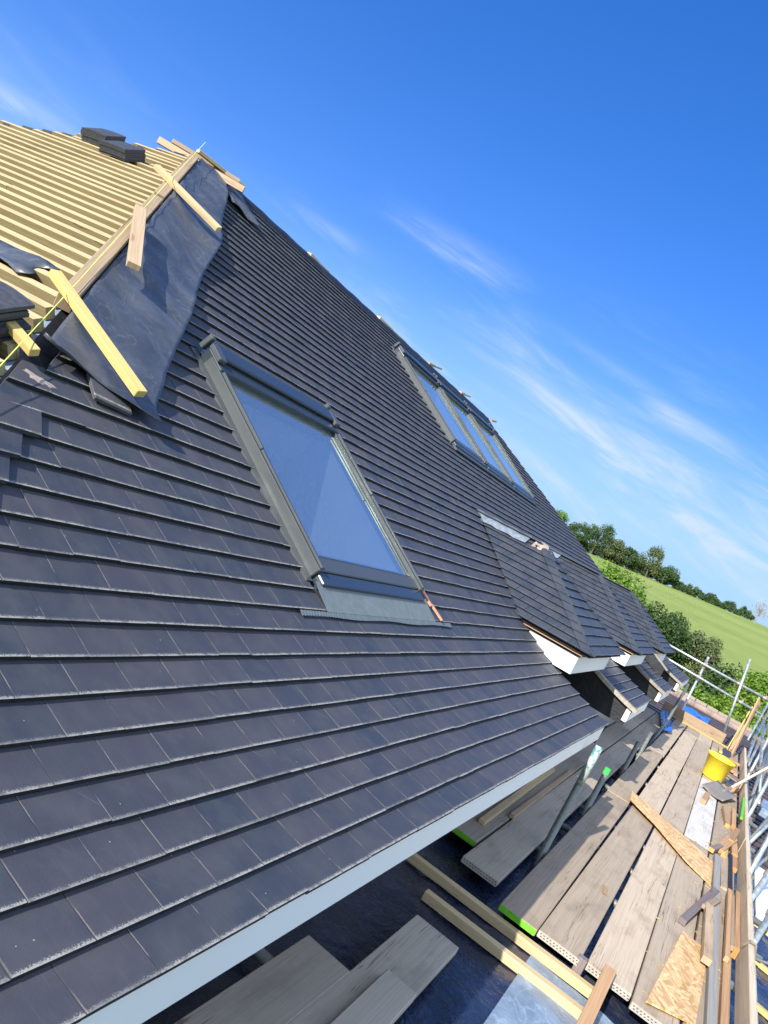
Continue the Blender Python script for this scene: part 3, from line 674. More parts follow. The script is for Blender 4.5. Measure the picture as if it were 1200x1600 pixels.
# ---- roof windows
def rw_box(b, s0, s1, y0, y1, h0, h1, mi=0):
    b.box8([P(s0, y0, h0), P(s0, y1, h0), P(s1, y1, h0), P(s1, y0, h0)], [P(s0, y0, h1), P(s0, y1, h1), P(s1, y1, h1), P(s1, y0, h1)], mi)
def skylight(s0, s1, y0, y1, big):
    top = empty('roof_window', P(s0, (y0 + y1) / 2), None, None); top.parent = house; top.matrix_parent_inverse = Matrix.Translation(-house.location)
    fw = .042; ht = .078
    b = MB()
    rw_box(b, s0, s1 - .05, y0, y0 + fw, -.02, ht); rw_box(b, s0, s1 - .05, y1 - fw, y1, -.02, ht)
    rw_box(b, s0 + .01, s0 + .075, y0 + fw + .001, y1 - fw - .001, -.02, ht - .012)
    bevel(b.build('frame', MT['frame'], top), .004)
    b = MB()   # sash rails inside the frame
    rw_box(b, s0 + .076, s0 + .105, y0 + fw + .002, y1 - fw - .002, .02, ht - .02); 
    rw_box(b, s0 + .106, s1 - .14, y0 + fw + .002, y0 + fw + .03, .02, ht - .018); rw_box(b, s0 + .106, s1 - .14, y1 - fw - .03, y1 - fw - .002, .02, ht - .018)
    bevel(b.build('sash', MT['frame'], top), .003)
    b = MB(); rw_box(b, s1 - .135, s1 + .005, y0 + .01, y1 - .01, -.02, ht + .012)      # head cover, standing higher
    rw_box(b, s1 - .075, s1 + .02, y0 + .03, y1 - .03, ht + .0125, ht + .035)
    bevel(b.build('head_cover', MT['hood'], top), .010, 3)
    b = MB(); rw_box(b, s0 - .055, s0 + .009, y0 + .02, y1 - .02, .0, ht - .018); bevel(b.build('bottom_cover', MT['hood'], top), .008, 2)
    # side cover strip with its overlap joint, and top corner brackets
    sm = (s0 + s1) / 2
    for ya in (y0, y1 - fw):
        for q in ((s0 + .004, sm + .01, .012), (sm + .0125, s1 - .15, .016)):
            b = MB(); rw_box(b, q[0], q[1], ya + .006, ya + .024, ht + .001, ht + q[2]); bevel(b.build('cover_strip', MT['frame'], top), .003)
        b = MB(); rw_box(b, s1 - .10, s1 - .005, ya - .008, ya + fw + .002, ht + .0135, ht + .038); bevel(b.build('corner_bracket', MT['frame'], top), .004)
        b = MB(); rw_box(b, s1 + .021, s1 + .05, ya + .0, ya + .03, ht - .03, ht + .045); bevel(b.build('hinge_block', MT['frame'], top), .004)
    b = MB(); b.face([P(s0 + .09, y0 + fw + .01, .060), P(s0 + .09, y1 - fw - .01, .060), P(s1 - .12, y1 - fw - .01, .060), P(s1 - .12, y0 + fw + .01, .060)])
    b.build('glass', MT['glass'], top)
    # white lining of the shaft behind the glass
    b = MB(); d = -.55; a0, a1, c0, c1 = s0 + .085, s1 - .115, y0 + fw + .005, y1 - fw - .005
    T = [P(a0, c0, .043), P(a0, c1, .043), P(a1, c1, .043), P(a1, c0, .043)]
    Bm = [P(a0, c0, d), P(a0, c1, d), P(a1, c1, d), P(a1, c0, d)]
    for k in range(4): b.face([T[k], T[(k + 1) % 4], Bm[(k + 1) % 4], Bm[k]])
    b.build('shaft_lining', MT['inner'], top)
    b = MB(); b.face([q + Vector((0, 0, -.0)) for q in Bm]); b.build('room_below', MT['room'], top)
    # side flashing gutter
    b = MB(); rw_box(b, s0 - .02, s1 + .03, y0 - .045, y0 - .001, -.002, .030); rw_box(b, s0 - .02, s1 + .03, y1 + .001, y1 + .045, -.002, .030)
    rw_box(b, s1 + .006, s1 + .05, y0, y1, -.002, .035)
    b.build('side_flashing', MT['frame'], top)
    return top
w1 = skylight(1.035, 2.205, 2.09, 3.235, True)
# pleated apron below the near window
b = MB(); n = 150; y0, y1 = 1.86, 3.50
rows = []
for s_, h in ((.845, .031), (.855, .0325), (.868, .034)):
    rows.append([P(s_ + (.004 * math.sin(i * .11) if s_ < .85 else 0), y0 + (y1 - y0) * i / n, h + .0035 * (i % 2)) for i in range(n + 1)])
b.grid(rows); rows = []
for s_, h in ((.8685, .034), (.90, .036), (.96, .040), (1.0, .046)):
    rows.append([P(s_, 2.075 + (3.275 - 2.075) * i / n, h + .0035 * (i % 2)) for i in range(n + 1)])
b.grid(rows); b.build('apron', MT['apron'], w1)
# cut pieces of tile sitting by the window's right corner
b = MB(); b.beam(P(1.06, 3.33, .03), P(.96, 3.32, .035), .022, .012); b.beam(P(.975, 3.335, .035), P(.87, 3.345, .04), .022, .012); bevel(b.build('cut_tile_strip', MT['terracotta'], w1), .002)
for ya in (6.86, 8.03, 9.20): 
    wv = skylight(3.13, 4.40, ya, ya + 1.13, False)
b = MB(); rw_box(b, 3.02, 3.08, 6.84, 10.34, .03, .045); b.build('apron', MT['frame'], wv)

# mortar smear at the top of the finished hip tiles
b = MB(); Gd = []
for j in range(6):
    q = j / 5; row = []
    for k in range(25):
        a = 2 * math.pi * k / 24; rr = q * (1 + .22 * math.sin(3 * a + 1) + .14 * math.sin(7 * a) + .10 * math.sin(11 * a + 2))
        sq = 1.612 + .024 * rr * math.sin(a) - .012 * rr * math.cos(a); row.append(P(sq, near(1.61) + .10 + .050 * rr * math.cos(a), .0315 - .018 * (sq - 1.562) / .126 + .004 * (1 - q * q) - .001))
    Gd.append(row)
b.grid(Gd); b.build('mortar_patch', MT['mortar'], house, True)

# ================================================================== LOOSE THINGS ON THE ROOF
# draped underlay sheet over the hip
b = MB(); rows = []; uvr = []
redge = [(1.55, 1.43), (1.62, 1.44), (1.84, 1.62), (2.16, 1.88), (2.5, 2.17), (3.01, 2.6), (3.47, 3.01), (3.97, 3.39), (4.38, 3.68), (4.63, 3.83), (4.84, 4.05)]
def lerp_tab(T, x):
    if x <= T[0][0]: return T[0][1]
    for (a, c), (d, e) in zip(T, T[1:]):
        if x <= d: return c + (e - c) * (x - a) / (d - a)
    return T[-1][1]
nr, nc = 90, 26
botS = [(1.0, 1.76), (1.03, 1.73), (1.18, 1.70), (1.26, 1.655), (1.36, 1.59), (1.43, 1.56), (1.6, 1.8)]
for j in range(nr):
    t = j / (nr - 1); row = []; uu = []
    for i in range(nc):
        f = i / (nc - 1)
        sE = 1.56 + (4.86 - 1.56) * t
        yL = near(sE) + .03; yR = lerp_tab(redge, sE)
        if sE < 1.95: yL = max(yL, 1.0 + 0.0 * f)
        y = yL + (yR - yL) * f
        sb = lerp_tab(botS, y)
        s_ = sE if t > .14 else sE + (max(sE, sb) - sE) * (1 - t / .14) ** .6
        if s_ < sb: s_ = sb
        w = .012 * math.sin(9 * s_ - 14 * y) + .007 * math.sin(23 * y + 5 * s_) + .005 * math.sin(31 * s_ + 3) + .006 * math.sin(17 * (s_ + y) + 1.3)
        edge = .020 * f ** 4 * (1 + math.sin(6 * s_)) + .03 * max(0, .12 - t) / .12 * (.5 + .5 * math.sin(8 * y))
        h = .054 + w * .45 * (.25 + min(1, 3 * f * (1 - f) + .3)) + edge
        row.append(P(s_, y, h)); uu.append((y, s_))
    rows.append(row); uvr.append(uu)
b.grid(rows, uvr); o = b.build('underlay_sheet', MT['memb'], None, True)
so = o.modifiers.new('thick', 'SOLIDIFY'); so.thickness = .003; so.offset = -1
tag(o, 'dark grey woven underlay sheet draped over the hip beside the bare battens', 'roofing sheet')
# folded flap at the ridge end
b = MB(); rows = []
for j in range(10):
    rows.append([P(4.50 + .36 * j / 9 - .10 * i / 9 * (1 - j / 9), 3.86 + .04 * (j / 9) + .32 * i / 9, .05 + .012 * math.sin(i * .9 + j * .5) + .012 * (i / 9)) for i in range(10)])
b.grid(rows); o = b.build('underlay_flap', MT['memb'], None, True); so = o.modifiers.new('thick', 'SOLIDIFY'); so.thickness = .003
tag(o, 'small curled flap of dark underlay below the near end of the ridge', 'roofing sheet')
# sheet lying over the lower battens of the hip end
b = MB(); rows = []
for j in range(8):
    rows.append([PH(2.10 + .26 * j / 7 + .02 * math.sin(i * .8) - .10 * (1 - i / 19) * (j / 7), -2.16 - 1.4 * i / 19 + (.05 * math.sin(j) if i == 0 else 0), .030 + .006 * math.sin(i * 1.1 + j) + .01 * (1 - j / 7) * math.sin(i * .7) ** 2) for i in range(20)])
b.grid(rows); o = b.build('underlay_strip', MT['memb'], None, True); so = o.modifiers.new('thick', 'SOLIDIFY'); so.thickness = .003
tag(o, 'grey strip of underlay lying across the lowest battens at the left', 'roofing sheet')

def loose(name, p0, p1, w, h, mat, label, up=(0, 0, 1), cat='timber', group=None):
    return plank(name, p0, p1, w, h, MT[mat], label, cat, group, up)
ups = Vector((math.sin(PIT), 0, math.cos(PIT)))
loose('loose_batten', (-2.985, 2.915, 1.725), (-3.46, 2.725, 1.893), .05, .03, 'newwood', 'long pale batten laid over the hip board near the ridge, highest of three', (.3, -.3, .9))
loose('loose_batten', (-2.08, 1.67, 1.185), (-2.62, 2.04, 1.485), .055, .028, 'hipwood', 'short brown batten offcut leaning on the middle of the hip board', (.3, -.3, .9))
loose('loose_batten', (-1.395, 1.312, .775), (-1.905, 1.22, 1.004), .045, .028, 'yellow', 'yellow batten with a notched end laid across the bottom of the underlay sheet', (.4, -.2, .9))
loose('loose_batten', (-1.49, .962, .758), (-1.72, .945, .822), .034, .026, 'yellow', 'short yellow batten end under the curved tile pile', (.2, -.4, .9))
# boards at the near end of the ridge
loose('ridge_offcut', (-4.62, 3.62, 2.33), (-4.02, 4.02, 2.31), .03, .05, 'hipwood', 'dark weathered board crossing the hip apex, lower one', (0, 0, 1))
loose('ridge_offcut', (-4.55, 3.68, 2.385), (-4.20, 4.12, 2.40), .05, .03, 'hipwood', 'brown board lying along the ridge at the hip apex, upper one')
loose('ridge_offcut', (-4.33, 3.74, 2.40), (-4.24, 4.22, 2.41), .045, .025, 'newwood', 'short pale batten end topping the hip apex')
for k, (y0, y1, tilt, lab) in enumerate(((5.40, 5.85, .0, 'pale batten end on the ridge, nearest the hip sheet'), (6.98, 7.85, .0, 'pale batten on the ridge above the nearest of the ganged roof windows'),
                                    (8.55, 9.05, .07, 'pale batten end poking up from the ridge behind the ganged roof windows'), (9.85, 10.32, .06, 'pale batten end poking up past the last ganged roof window'), (11.40, 11.74, .05, 'brown batten end sticking out at the far end of the ridge'))):
    b = MB(); ym = (y0 + y1) / 2
    b.beam((XR + .02, y0, ZR + .035), (XR - .02, ym, ZR + .040 + tilt * .4), .05, .025); b.beam((XR - .02, ym + .004, ZR + .036 + tilt * .4), (XR - .03, y1, ZR + .036 + tilt), .045, .025)
    tag(b.build('ridge_batten', MT['newwood'] if k < 4 else MT['offcut']), lab, 'timber')
# stacks of cambered tiles
def tile_pile(base, ax, ay, up, n, label, jit=.004, fan=0.0, L=.265, Wd=.165, cam_=.005):
    root = empty('tile_stack', base, label, 'tile stack'); base = Vector(base)
    for k in range(n):
        b = MB(); rows = []; rowb = []; ox, oy = rng.uniform(-jit, jit), rng.uniform(-jit, jit); lift = fan * k
        for i in range(9):
            f = i / 8 - .5
            for lst, dz in ((rows, .0115), (rowb, 0)):
                z = k * .0128 + dz + cam_ * (1 - 4 * f * f) + lift * (f + .5)
                lst.append([base + ax * (f * L + ox) + ay * (g * Wd + oy) + up * z for g in (-.5, .5)])
        b.grid(rows); b.grid([q[::-1] for q in rowb])
        for i in range(8):
            for g in (0, 1):
                q = [rowb[i][g], rowb[i + 1][g], rows[i + 1][g], rows[i][g]]; b.face(q if g == 0 else q[::-1])
        b.face([rowb[0][1], rowb[0][0], rows[0][0], rows[0][1]]); b.face([rowb[8][0], rowb[8][1], rows[8][1], rows[8][0]])
        b.build('tile', MT['stack'], root)
    return root
hup = Vector((0, -math.sin(PIT), math.cos(PIT))); hay = Vector((0, math.cos(PIT), math.sin(PIT)))
sxy = lambda x, y: PH(Sx(HN - y), x, .024)
tile_pile(sxy(-4.52, 3.16), Vector((1, 0, 0)), hay, hup, 7, 'stack of dark tiles on the battens near the apex, left and farther one')
tile_pile(sxy(-4.17, 3.06), Vector((1, 0, 0)), hay, hup, 6, 'stack of dark tiles on the battens near the apex, right and nearer one')
tile_pile(PH(1.66, -1.78, .03), Vector((.95, .12, .0)).normalized(), Vector((-.1, .88, .46)).normalized(), Vector((.12, -.42, .9)).normalized(), 7, 'fanned pile of curved dark tiles at the foot of the bare hip', .012, .004, .34, .22, .03)
# a single loose tile below the sheet
b = MB(); q = [(1.60, 1.17), (1.585, 1.33), (1.70, 1.36), (1.715, 1.19)]
b.box8([P(s_, y, .034) for s_, y in q], [P(s_, y, .047) for s_, y in q], 0, {k: [(.05, -.01), (.12, -.01), (.12, .08), (.05, .08)] for k in range(6)})
tag(bevel(b.build('loose_tile', MT['tile']), .002), 'single loose dark tile slipped out under the lower rim of the sheet', 'tile')
# string line along the hip
b = MB(); pts = [Vector((-4.32, 3.76, 2.50)), hipP(-3.3, .105), hipP(-2.6, .098), hipP(-1.95, .082), hipP(-1.1, .085), hipP(-.3, .09)]
for a, c in zip(pts, pts[1:]): b.tube(a, c, .0016, 6)
tag(b.build('string_line', MT['string']), 'lime green builder string stretched down the hip board', 'string')

# ================================================================== SCAFFOLD
ZB = -.80; BT = .038
def sboard(x0, x1, y0, y1, mat, label, ztop=ZB, band=(True, True), dx=0.0, bandmat='band', tilt=0.0):
    b = MB(); w = x1 - x0; n = 1
    b.box8([(x0, y1, ztop - BT), (x0, y0, ztop - BT), (x1, y0, ztop - BT), (x1, y1, ztop - BT)][::-1] if False else [(x1, y0, ztop - BT), (x1 + dx, y1, ztop - BT + tilt), (x0 + dx, y1, ztop - BT), (x0, y0, ztop - BT)],
           [(x1, y0, ztop), (x1 + dx, y1, ztop + tilt), (x0 + dx, y1, ztop), (x0, y0, ztop)])
    o = b.build('scaffold_board', MT[mat]); bevel(o, .004)
    tag(o, label, 'scaffold board', 'scaffold boards')
    for e, (yy_, sg) in zip(band, ((y0, -1), (y1, 1))):
        if not e: continue
        q = MB(); ys = yy_ + sg * .0022; xo = dx if sg > 0 else 0; tz = tilt if sg > 0 else 0
        q.box8([(x1 + xo - .004, ys - .002, ztop - BT + .003), (x1 + xo - .004, ys, ztop - BT + .003), (x0 + xo + .004, ys, ztop - BT + .003), (x0 + xo + .004, ys - .002, ztop - BT + .003)],
               [(x1 + xo - .004, ys - .002, ztop - .002), (x1 + xo - .004, ys, ztop - .002), (x0 + xo + .004, ys, ztop - .002), (x0 + xo + .004, ys - .002, ztop - .002)])
        q.build('end_band', MT[bandmat], o)
        if bandmat == 'band':
            hb = MB()
            for i in range(12):
                for j in range(2):
                    xx = x0 + .012 + (w - .03) * i / 11 + xo + .006 * j; zz = ztop - .012 - .013 * j
                    yq = ys + sg * .0022
                    hb.box8([(xx, yq - .001, zz), (xx + .009, yq - .001, zz), (xx + .009, yq + .001, zz), (xx, yq + .001, zz)], [(xx, yq - .001, zz + .004), (xx + .009, yq - .001, zz + .004), (xx + .009, yq + .001, zz + .004), (xx, yq + .001, zz + .004)])
            hb.build('slot', MT['blackp'], o)
    return o
rowsx = [(.11, .328, 3.63), (.336, .570, 3.66), (.600, .838, 3.69), (.850, 1.082, 3.63), (1.092, 1.318, 3.60)]
rn = ['row nearest the standards', 'second row from the eaves', 'middle row', 'fourth row from the eaves', 'outer row beside the toe board']
lnm = ['near end length', 'second length', 'third length', 'far length']
jy = [7.40, 11.05, 14.75, 16.0]
for ri, (x0, x1, ys) in enumerate(rowsx):
    a = ys
    for li in range(4):
        e = jy[li] + ((-.08, .10, .02, .06, -.15)[ri] if li < 3 else 0)
        mat = 'boardpale' if (ri == 3 and li == 1) else 'board'
        lab = ('dusty white' if mat == 'boardpale' else 'weathered') + ' scaffold board, %s of the %s' % (lnm[li], rn[ri])
        jx = rng.uniform(-.004, .004)
        if ri == 1 and li > 0: jx += .022
        o = sboard(x0 + jx, x1 + jx, a, e - .006, mat, lab, band=(li == 0, False), bandmat='lime' if ri == 0 else 'band', dx=.022 if ri == 1 and li == 0 else rng.uniform(-.006, .006), ztop=ZB + rng.uniform(-.003, .003))
        a = e
for ri, (x0, x1, ys, nm) in enumerate(((-.205, .028, 3.85, 'inner row by the standards'), (-.445, -.222, 4.15, 'innermost row under the fascia'))):
    a = ys
    for li, e in enumerate((7.62 + ri * .2, 11.4, 15.2)):
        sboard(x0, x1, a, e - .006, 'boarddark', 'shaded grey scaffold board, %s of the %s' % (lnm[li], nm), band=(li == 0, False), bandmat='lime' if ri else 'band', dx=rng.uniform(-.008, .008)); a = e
sboard(-.095, .135, .2, 2.95, 'boarddark', 'grey scaffold board ending short of the battens, its tip scratched', ZB, (False, False), -.02)
sboard(-.315, -.105, -.1, 2.245, 'boarddark', 'dark scaffold board under the near fascia, closest to the viewer', ZB + .003, (False, False), 0)
sboard(.02, .16, .0, 2.36, 'boarddark', 'greyish scaffold board overlapping the scratched one near the bottom', ZB + .042, (False, False), -.03)

# tubes
def stube(p0, p1, label, mat='galv', r_=.0242, cap=None, coup=(), name='scaffold_tube', capmat='greencap', caplen=.05):
    b = MB(); b.tube(p0, p1, r_, 18, caps=True); o = b.build(name, MT[mat], None, False)
    for pl in o.data.polygons: pl.use_smooth = len(pl.vertices) == 4
    tag(o, label, 'scaffold tube', 'scaffold tubes')
    p0 = Vector(p0); p1 = Vector(p1); d = (p1 - p0).normalized()
    if cap:
        q = MB(); q.tube(p1 - d * caplen, p1 + d * .002, r_ * 1.06, 16); q.build('end_cap', MT[capmat], o)
    for t in coup:
        c = p0 + (p1 - p0) * t; q = MB(); q.tube(c - d * .028, c + d * .028, r_ * 1.45, 14)
        a = d.orthogonal().normalized(); q.beam(c + a * r_, c + a * (r_ + .045), .03, .045, d); q.tube(c + a * (r_ + .03) - d.cross(a) * .05, c + a * (r_ + .03) + d.cross(a) * .05, .008, 8)
        q.build('coupler', MT['steel'], o)
    return o
XS = .078
t1 = stube((XS, 4.72, -2.6), (XS, 4.78, -.035), 'tall standard between the board rows with teal paint splashed on top', 'tubedark')
q = MB(); q.tube((XS, 4.7735, -.315), (XS, 4.7802, -.0335), .0250, 18); q.build('painted_top', MT['paint'], t1, True)
stube((XS, 6.45, -2.6), (XS, 6.47, -.46), 'short standard with a bright green end between the board rows', 'tubedark', cap=True)
stube((XS, 8.72, -2.6), (XS, 8.72, -.47), 'bare standard rising in the gap beyond the green-ended one', 'tubedark')
stube((XS, 10.3, -2.6), (XS, 10.3, -.52), 'bare standard rising in the gap before the blue polythene', 'tubedark')
stube((XS - .02, 11.2, -1.05), (XS + .0, 13.75, -.55), 'dark raking tube lying low along the board gap', 'tubedark')
stube((XS, 12.9, -1.2), (XS, 13.85, .02), 'tall dark standard leaning in front of the third dormer', 'tubedark')
YE = 16.35
stube((-1.6, YE, .385), (1.36, YE, .325), 'upper guard rail across the far end of the platform', coup=(.57, .80, .97))
stube((-1.6, YE - .05, .16), (1.36, YE - .05, .025), 'lower guard rail across the far end of the platform', coup=(.57, .86))
stube((.17, YE + .05, -2.6), (.085, YE + .05, .525), 'upright behind the two guard rails at the far end', coup=(.93,))
stube((1.0, YE - .1, -1.0), (.74, YE - .1, .86), 'leaning tube crossing both guard rails at the far end')
# outer line: standards, ledgers and braces beyond the toe board
XO = 1.52
for k, (y, zt, lab) in enumerate(((5.9, .62, 'outer standard beside the toe board, nearest the viewer'), (8.35, -.35, 'outer standard beside the toe board, second from the viewer'), (11.2, -.30, 'outer standard near the shovel blade'), (14.6, -.05, 'outer standard by the wood pile'))):
    if k == 0: continue
    stube((XO + .02, y, -2.6), (XO + .02, y, zt), lab, coup=(.7,))
stube((1.50, 19.2, -2.0), (1.56, 20.3, .12), 'upright with a lime end beyond the wood pile', cap=True, capmat='lime')
stube((1.58, 18.2, -2.0), (1.66, 20.6, .16), 'pale upright behind the lime-ended one')
stube((1.62, 16.0, -2.0), (1.60, 17.6, -.2), 'upright tube between the tall plank and the braces')
stube((1.50, 15.4, -1.1), (1.52, 18.2, -.28), 'inclined tube just right of the leaning planks', coup=(.3, .7))
stube((1.42, 17.3, .30), (1.78, 17.2, -.55), 'diagonal brace descending to the right by the far guard rails', coup=(.3,))
stube((1.40, 15.6, -.02), (1.74, 13.0, -1.0), 'long diagonal brace descending behind the shovel handle', coup=(.3, .6))
stube((1.55, 10.2, -1.25), (1.80, 10.9, -.62), 'inclined tube rising past the toe board beyond the lime offcut')
stube((1.50, 8.4, -1.2), (1.86, 9.9, -.62), 'raking tube crossing the brown roof behind the toe board', coup=(.5,))
stube((1.46, 6.9, -1.05), (1.80, 9.0, -.45), 'raking tube rising above the blue sheet beside the toe board', coup=(.45,))
stube((1.44, 5.6, -1.05), (1.70, 7.2, -.50), 'thick raking tube held by the looped strap near the toe board', coup=(.55,))
stube((1.60, 12.4, -1.1), (1.62, 14.9, -.30), 'dull tube rising beside the long diagonal brace', 'galvdull', coup=(.6,))
stube((1.72, 13.2, -1.2), (1.74, 16.4, -.25), 'dull tube farther out than the long diagonal brace', 'galvdull', coup=(.5,))
stube((1.66, 11.0, -1.2), (1.95, 12.6, -.70), 'dull raking tube just above the grey case', 'galvdull')
for k, (y, lab) in enumerate(((4.9, 'transom end below the strap'), (5.7, 'transom end under the toe board beside the blue sheet'), (6.5, 'transom end beside the dark strip'), (7.7, 'transom end level with the broken offcuts'), (8.9, 'transom end beside the brown roof edge'), (10.3, 'transom end behind the shovel'), (12.2, 'transom end beside the bucket'), (14.0, 'transom end by the wood pile'))):
    stube((-.5, y, ZB - BT - .028), (1.50 + .05 * (k % 3), y, ZB - BT - .028), 'galvanised ' + lab, 'galvdull')
stube((-.6, 2.05, ZB - BT - .027), (.5, 2.05, ZB - BT - .027), 'short tube carrying the nearest dark boards')
stube((XO + .03, 3.0, -1.0), (XO + .05, 16.2, -1.0), 'long ledger running outside the toe board')
# toe board with strap
b = MB(); ys = [3.2 + i * .6 for i in range(22)]
for i, (a, c) in enumerate(((3.2, 8.05), (8.1, 11.9), (11.95, 15.9))):
    o = plank('toe_board', (1.362, a, ZB - .002), (1.362 + .004 * i, c, ZB - .002), .038, .17 if i != 1 else .16, MT['toe'], ('bleached toe board on edge, near length with the strap', 'toe board length beside the bucket and shovel', 'far toe board length behind the wood pile')[i], 'toe board', None, (0, 0, 1), .004)
b = MB(); pts = [Vector((1.33, 5.05, -.66)), Vector((1.345, 5.03, -.615)), Vector((1.385, 5.05, -.622)), Vector((1.41, 5.06, -.70)), Vector((1.50, 5.2, -.72)), Vector((1.56, 5.3, -.70))]
for a, c in zip(pts, pts[1:]): b.tube(a, c, .009, 8)
b.tube((1.54, 5.26, -.75), (1.58, 5.33, -.66), .016, 8)
tag(b.build('strap', MT['steel']), 'grey strap looped over the toe board to a tube', 'strap')
plank('end_plank', (-.20, 15.93, ZB + .0), (1.0, 16.06, ZB + .0), .03, .20, MT['hipwood'], 'brown plank on edge across the far end of the platform', 'plank')
plank('lath', (-.15, 15.85, ZB + .001), (1.15, 15.80, ZB + .001), .03, .03, MT['yellow'], 'yellow lath lying across the far board ends', 'lath')

# ------------------------------------------------------------------ things on the platform
def osb_sheet(pts, label, z0, lifts):
    b = MB(); n = len(pts); t = .011
    lo = [Vector((x, y, z0 + l)) for (x, y), l in zip(pts, lifts)]; hi = [p + Vector((0, 0, t)) for p in lo]
    b.shared(lo + hi, [tuple(range(n, 2 * n)), tuple(range(n - 1, -1, -1))] + [(i, (i + 1) % n, n + (i + 1) % n, n + i) for i in range(n)],
             [[tuple(p) for p in pts], [tuple(p) for p in pts][::-1]] + [[(0, i), (.3, i), (.3, i + .01), (0, i + .01)] for i in range(n)])
    return tag(b.build('osb_offcut', MT['osb']), label, 'board offcut')
osb_sheet([(.285, 7.62), (.315, 7.30), (.60, 6.98), (.91, 6.52), (1.135, 6.36), (1.13, 7.05), (1.02, 7.15)][::1], 'long triangular chipboard offcut lying across the boards', ZB + .004, [.04, .035, .03, .02, .0, .0, .01])
osb_sheet([(.905, 3.69), (1.145, 3.83), (1.17, 4.93), (1.0, 4.94)], 'square-ended chipboard offcut at the near end of the boards', ZB + .004, [.01, .004, .0, .012])
# bucket
bk = empty('bucket', (.960, 11.45, ZB), 'yellow plastic builder bucket standing on the boards', 'bucket')
b = MB(); b.lathe((.960, 11.45, ZB + .004), [(.0, 0), (.130, 0), (.137, .01), (.174, .285), (.187, .285), (.190, .318), (.180, .320), (.172, .29), (.132, .015), (.0, .012)], 36)
b.build('body', MT['bucket'], bk, True)
b = MB(); pts = [Vector((.985 + .205 * math.cos(t), 11.45 + .05 + .03 * math.sin(t), ZB + .30 - .16 * math.sin(t))) for t in [math.pi * i / 14 for i in range(15)]]
pts = [Vector((.960 + .192 * math.cos(t), 11.45 - .0 + .194 * math.sin(t), ZB + .322)) for t in [-.2 + .5 * math.pi * i / 10 for i in range(11)]]
for a, c in zip(pts, pts[1:]): b.tube(a, c, .007, 6)
b.build('handle', MT['blackp'], bk)
# shovel
sh = empty('shovel', (1.06, 10.4, ZB), 'square-mouth shovel with pale handle leaning out over the toe board', 'shovel')
b = MB(); rows = []
for j in range(7):
    v = j / 6
    rows.append([Vector((1.0 + .16 * v, 10.15 + .62 * v, ZB + .012 + .055 * v)) + Vector((.135 * (u / 4 - 1) * .98, -.13 * (u / 4 - 1) * 1.2, .028 * abs(u / 4 - 1) ** 2 + .006)) for u in range(9)])
b.grid(rows); o = b.build('blade', MT['steel'], sh, True); so = o.modifiers.new('t', 'SOLIDIFY'); so.thickness = .004
b = MB(); b.tube((1.12, 10.62, ZB + .055), (1.19, 10.9, ZB + .10), .022, 12, r1=.020); b.build('socket', MT['steel'], sh)
b = MB(); b.tube((1.185, 10.88, ZB + .095), (1.86, 13.6, ZB + .66), .0175, 12); b.build('handle', MT['ash'], sh)
# leaning planks
loose('leaning_plank', (1.18, 14.9, ZB + .02), (1.185, 16.2, .27), .075, .028, 'offcut', 'tall orange-brown plank leaning up past the guard rails', (1, -.6, .1))
loose('leaning_plank', (1.16, 15.5, ZB + .02), (1.25, 16.9, .17), .09, .03, 'hipwood', 'brown plank with a pale cut end leaning beside the tall one', (1, -.6, .1))
loose('lath', (1.10, 15.6, ZB + .01), (1.19, 17.2, .02), .035, .02, 'yellow', 'yellow lath leaning left of the brown planks, upper one', (1, -.6, .1))
loose('lath', (1.14, 15.5, ZB + .01), (1.17, 17.0, -.10), .035, .02, 'yellow', 'yellow lath leaning left of the brown planks, lower one', (1, -.6, .1))
# offcut pile near the far corner
names = ['lying flat across the top of the far pile', 'slanting at the left of the far pile', 'steep at the middle of the far pile', 'pointing at the viewer from the far pile', 'at the right of the far pile', 'lowest in the far pile', 'yellow-ended at the left edge of the far pile']
spec = [((1.0, 13.35, .10), (1.29, 13.2, .13), 'offcut'), ((1.02, 13.9, .03), (1.12, 13.1, .06), 'offcut'), ((1.1, 13.6, .05), (1.17, 12.9, .03), 'offcut'), ((1.16, 13.7, .04), (1.22, 12.85, .03), 'offcut'),
        ((1.24, 13.6, .04), (1.27, 12.8, .02), 'offcut'), ((1.05, 13.0, .0), (1.3, 13.15, .0), 'offcut'), ((.98, 15.0, .02), (1.0, 14.3, .03), 'yellow')]
for (p, q_, mt), nm in zip(spec, names):
    loose('offcut', (p[0], p[1], ZB + p[2]), (q_[0], q_[1], ZB + q_[2]), .055, .035, mt, 'timber offcut ' + nm, cat='offcut', group='timber offcuts on the platform')
b = MB(); b.beam((1.08, 14.35, ZB + .02), (1.10, 14.95, ZB + .06), .15, .012); tag(b.build('slate_piece', MT['stack']), 'dark square tile piece standing by the far offcut pile', 'tile')
loose('offcut', (1.09, 12.35, ZB + .05), (1.33, 12.2, ZB + .05), .06, .03, 'darkwood', 'dark timber offcut lying behind the bucket', cat='offcut', group='timber offcuts on the platform')
b = MB(); b.beam((1.20, 11.55, ZB), (1.24, 12.0, ZB), .10, .05); tag(bevel(b.build('grey_block', MT['stack']), .004), 'grey block between the bucket and the toe board', 'block')
b = MB(); b.beam((1.27, 11.4, ZB), (1.29, 11.85, ZB), .07, .06); tag(bevel(b.build('brick', MT['terracotta']), .004), 'red brick beside the toe board by the bucket', 'brick')
loose('offcut', (.93, 9.35, ZB + .002), (.955, 9.95, ZB + .002), .06, .05, 'offcut', 'short brown block on the whitened board below the shovel', cat='offcut', group='timber offcuts on the platform')
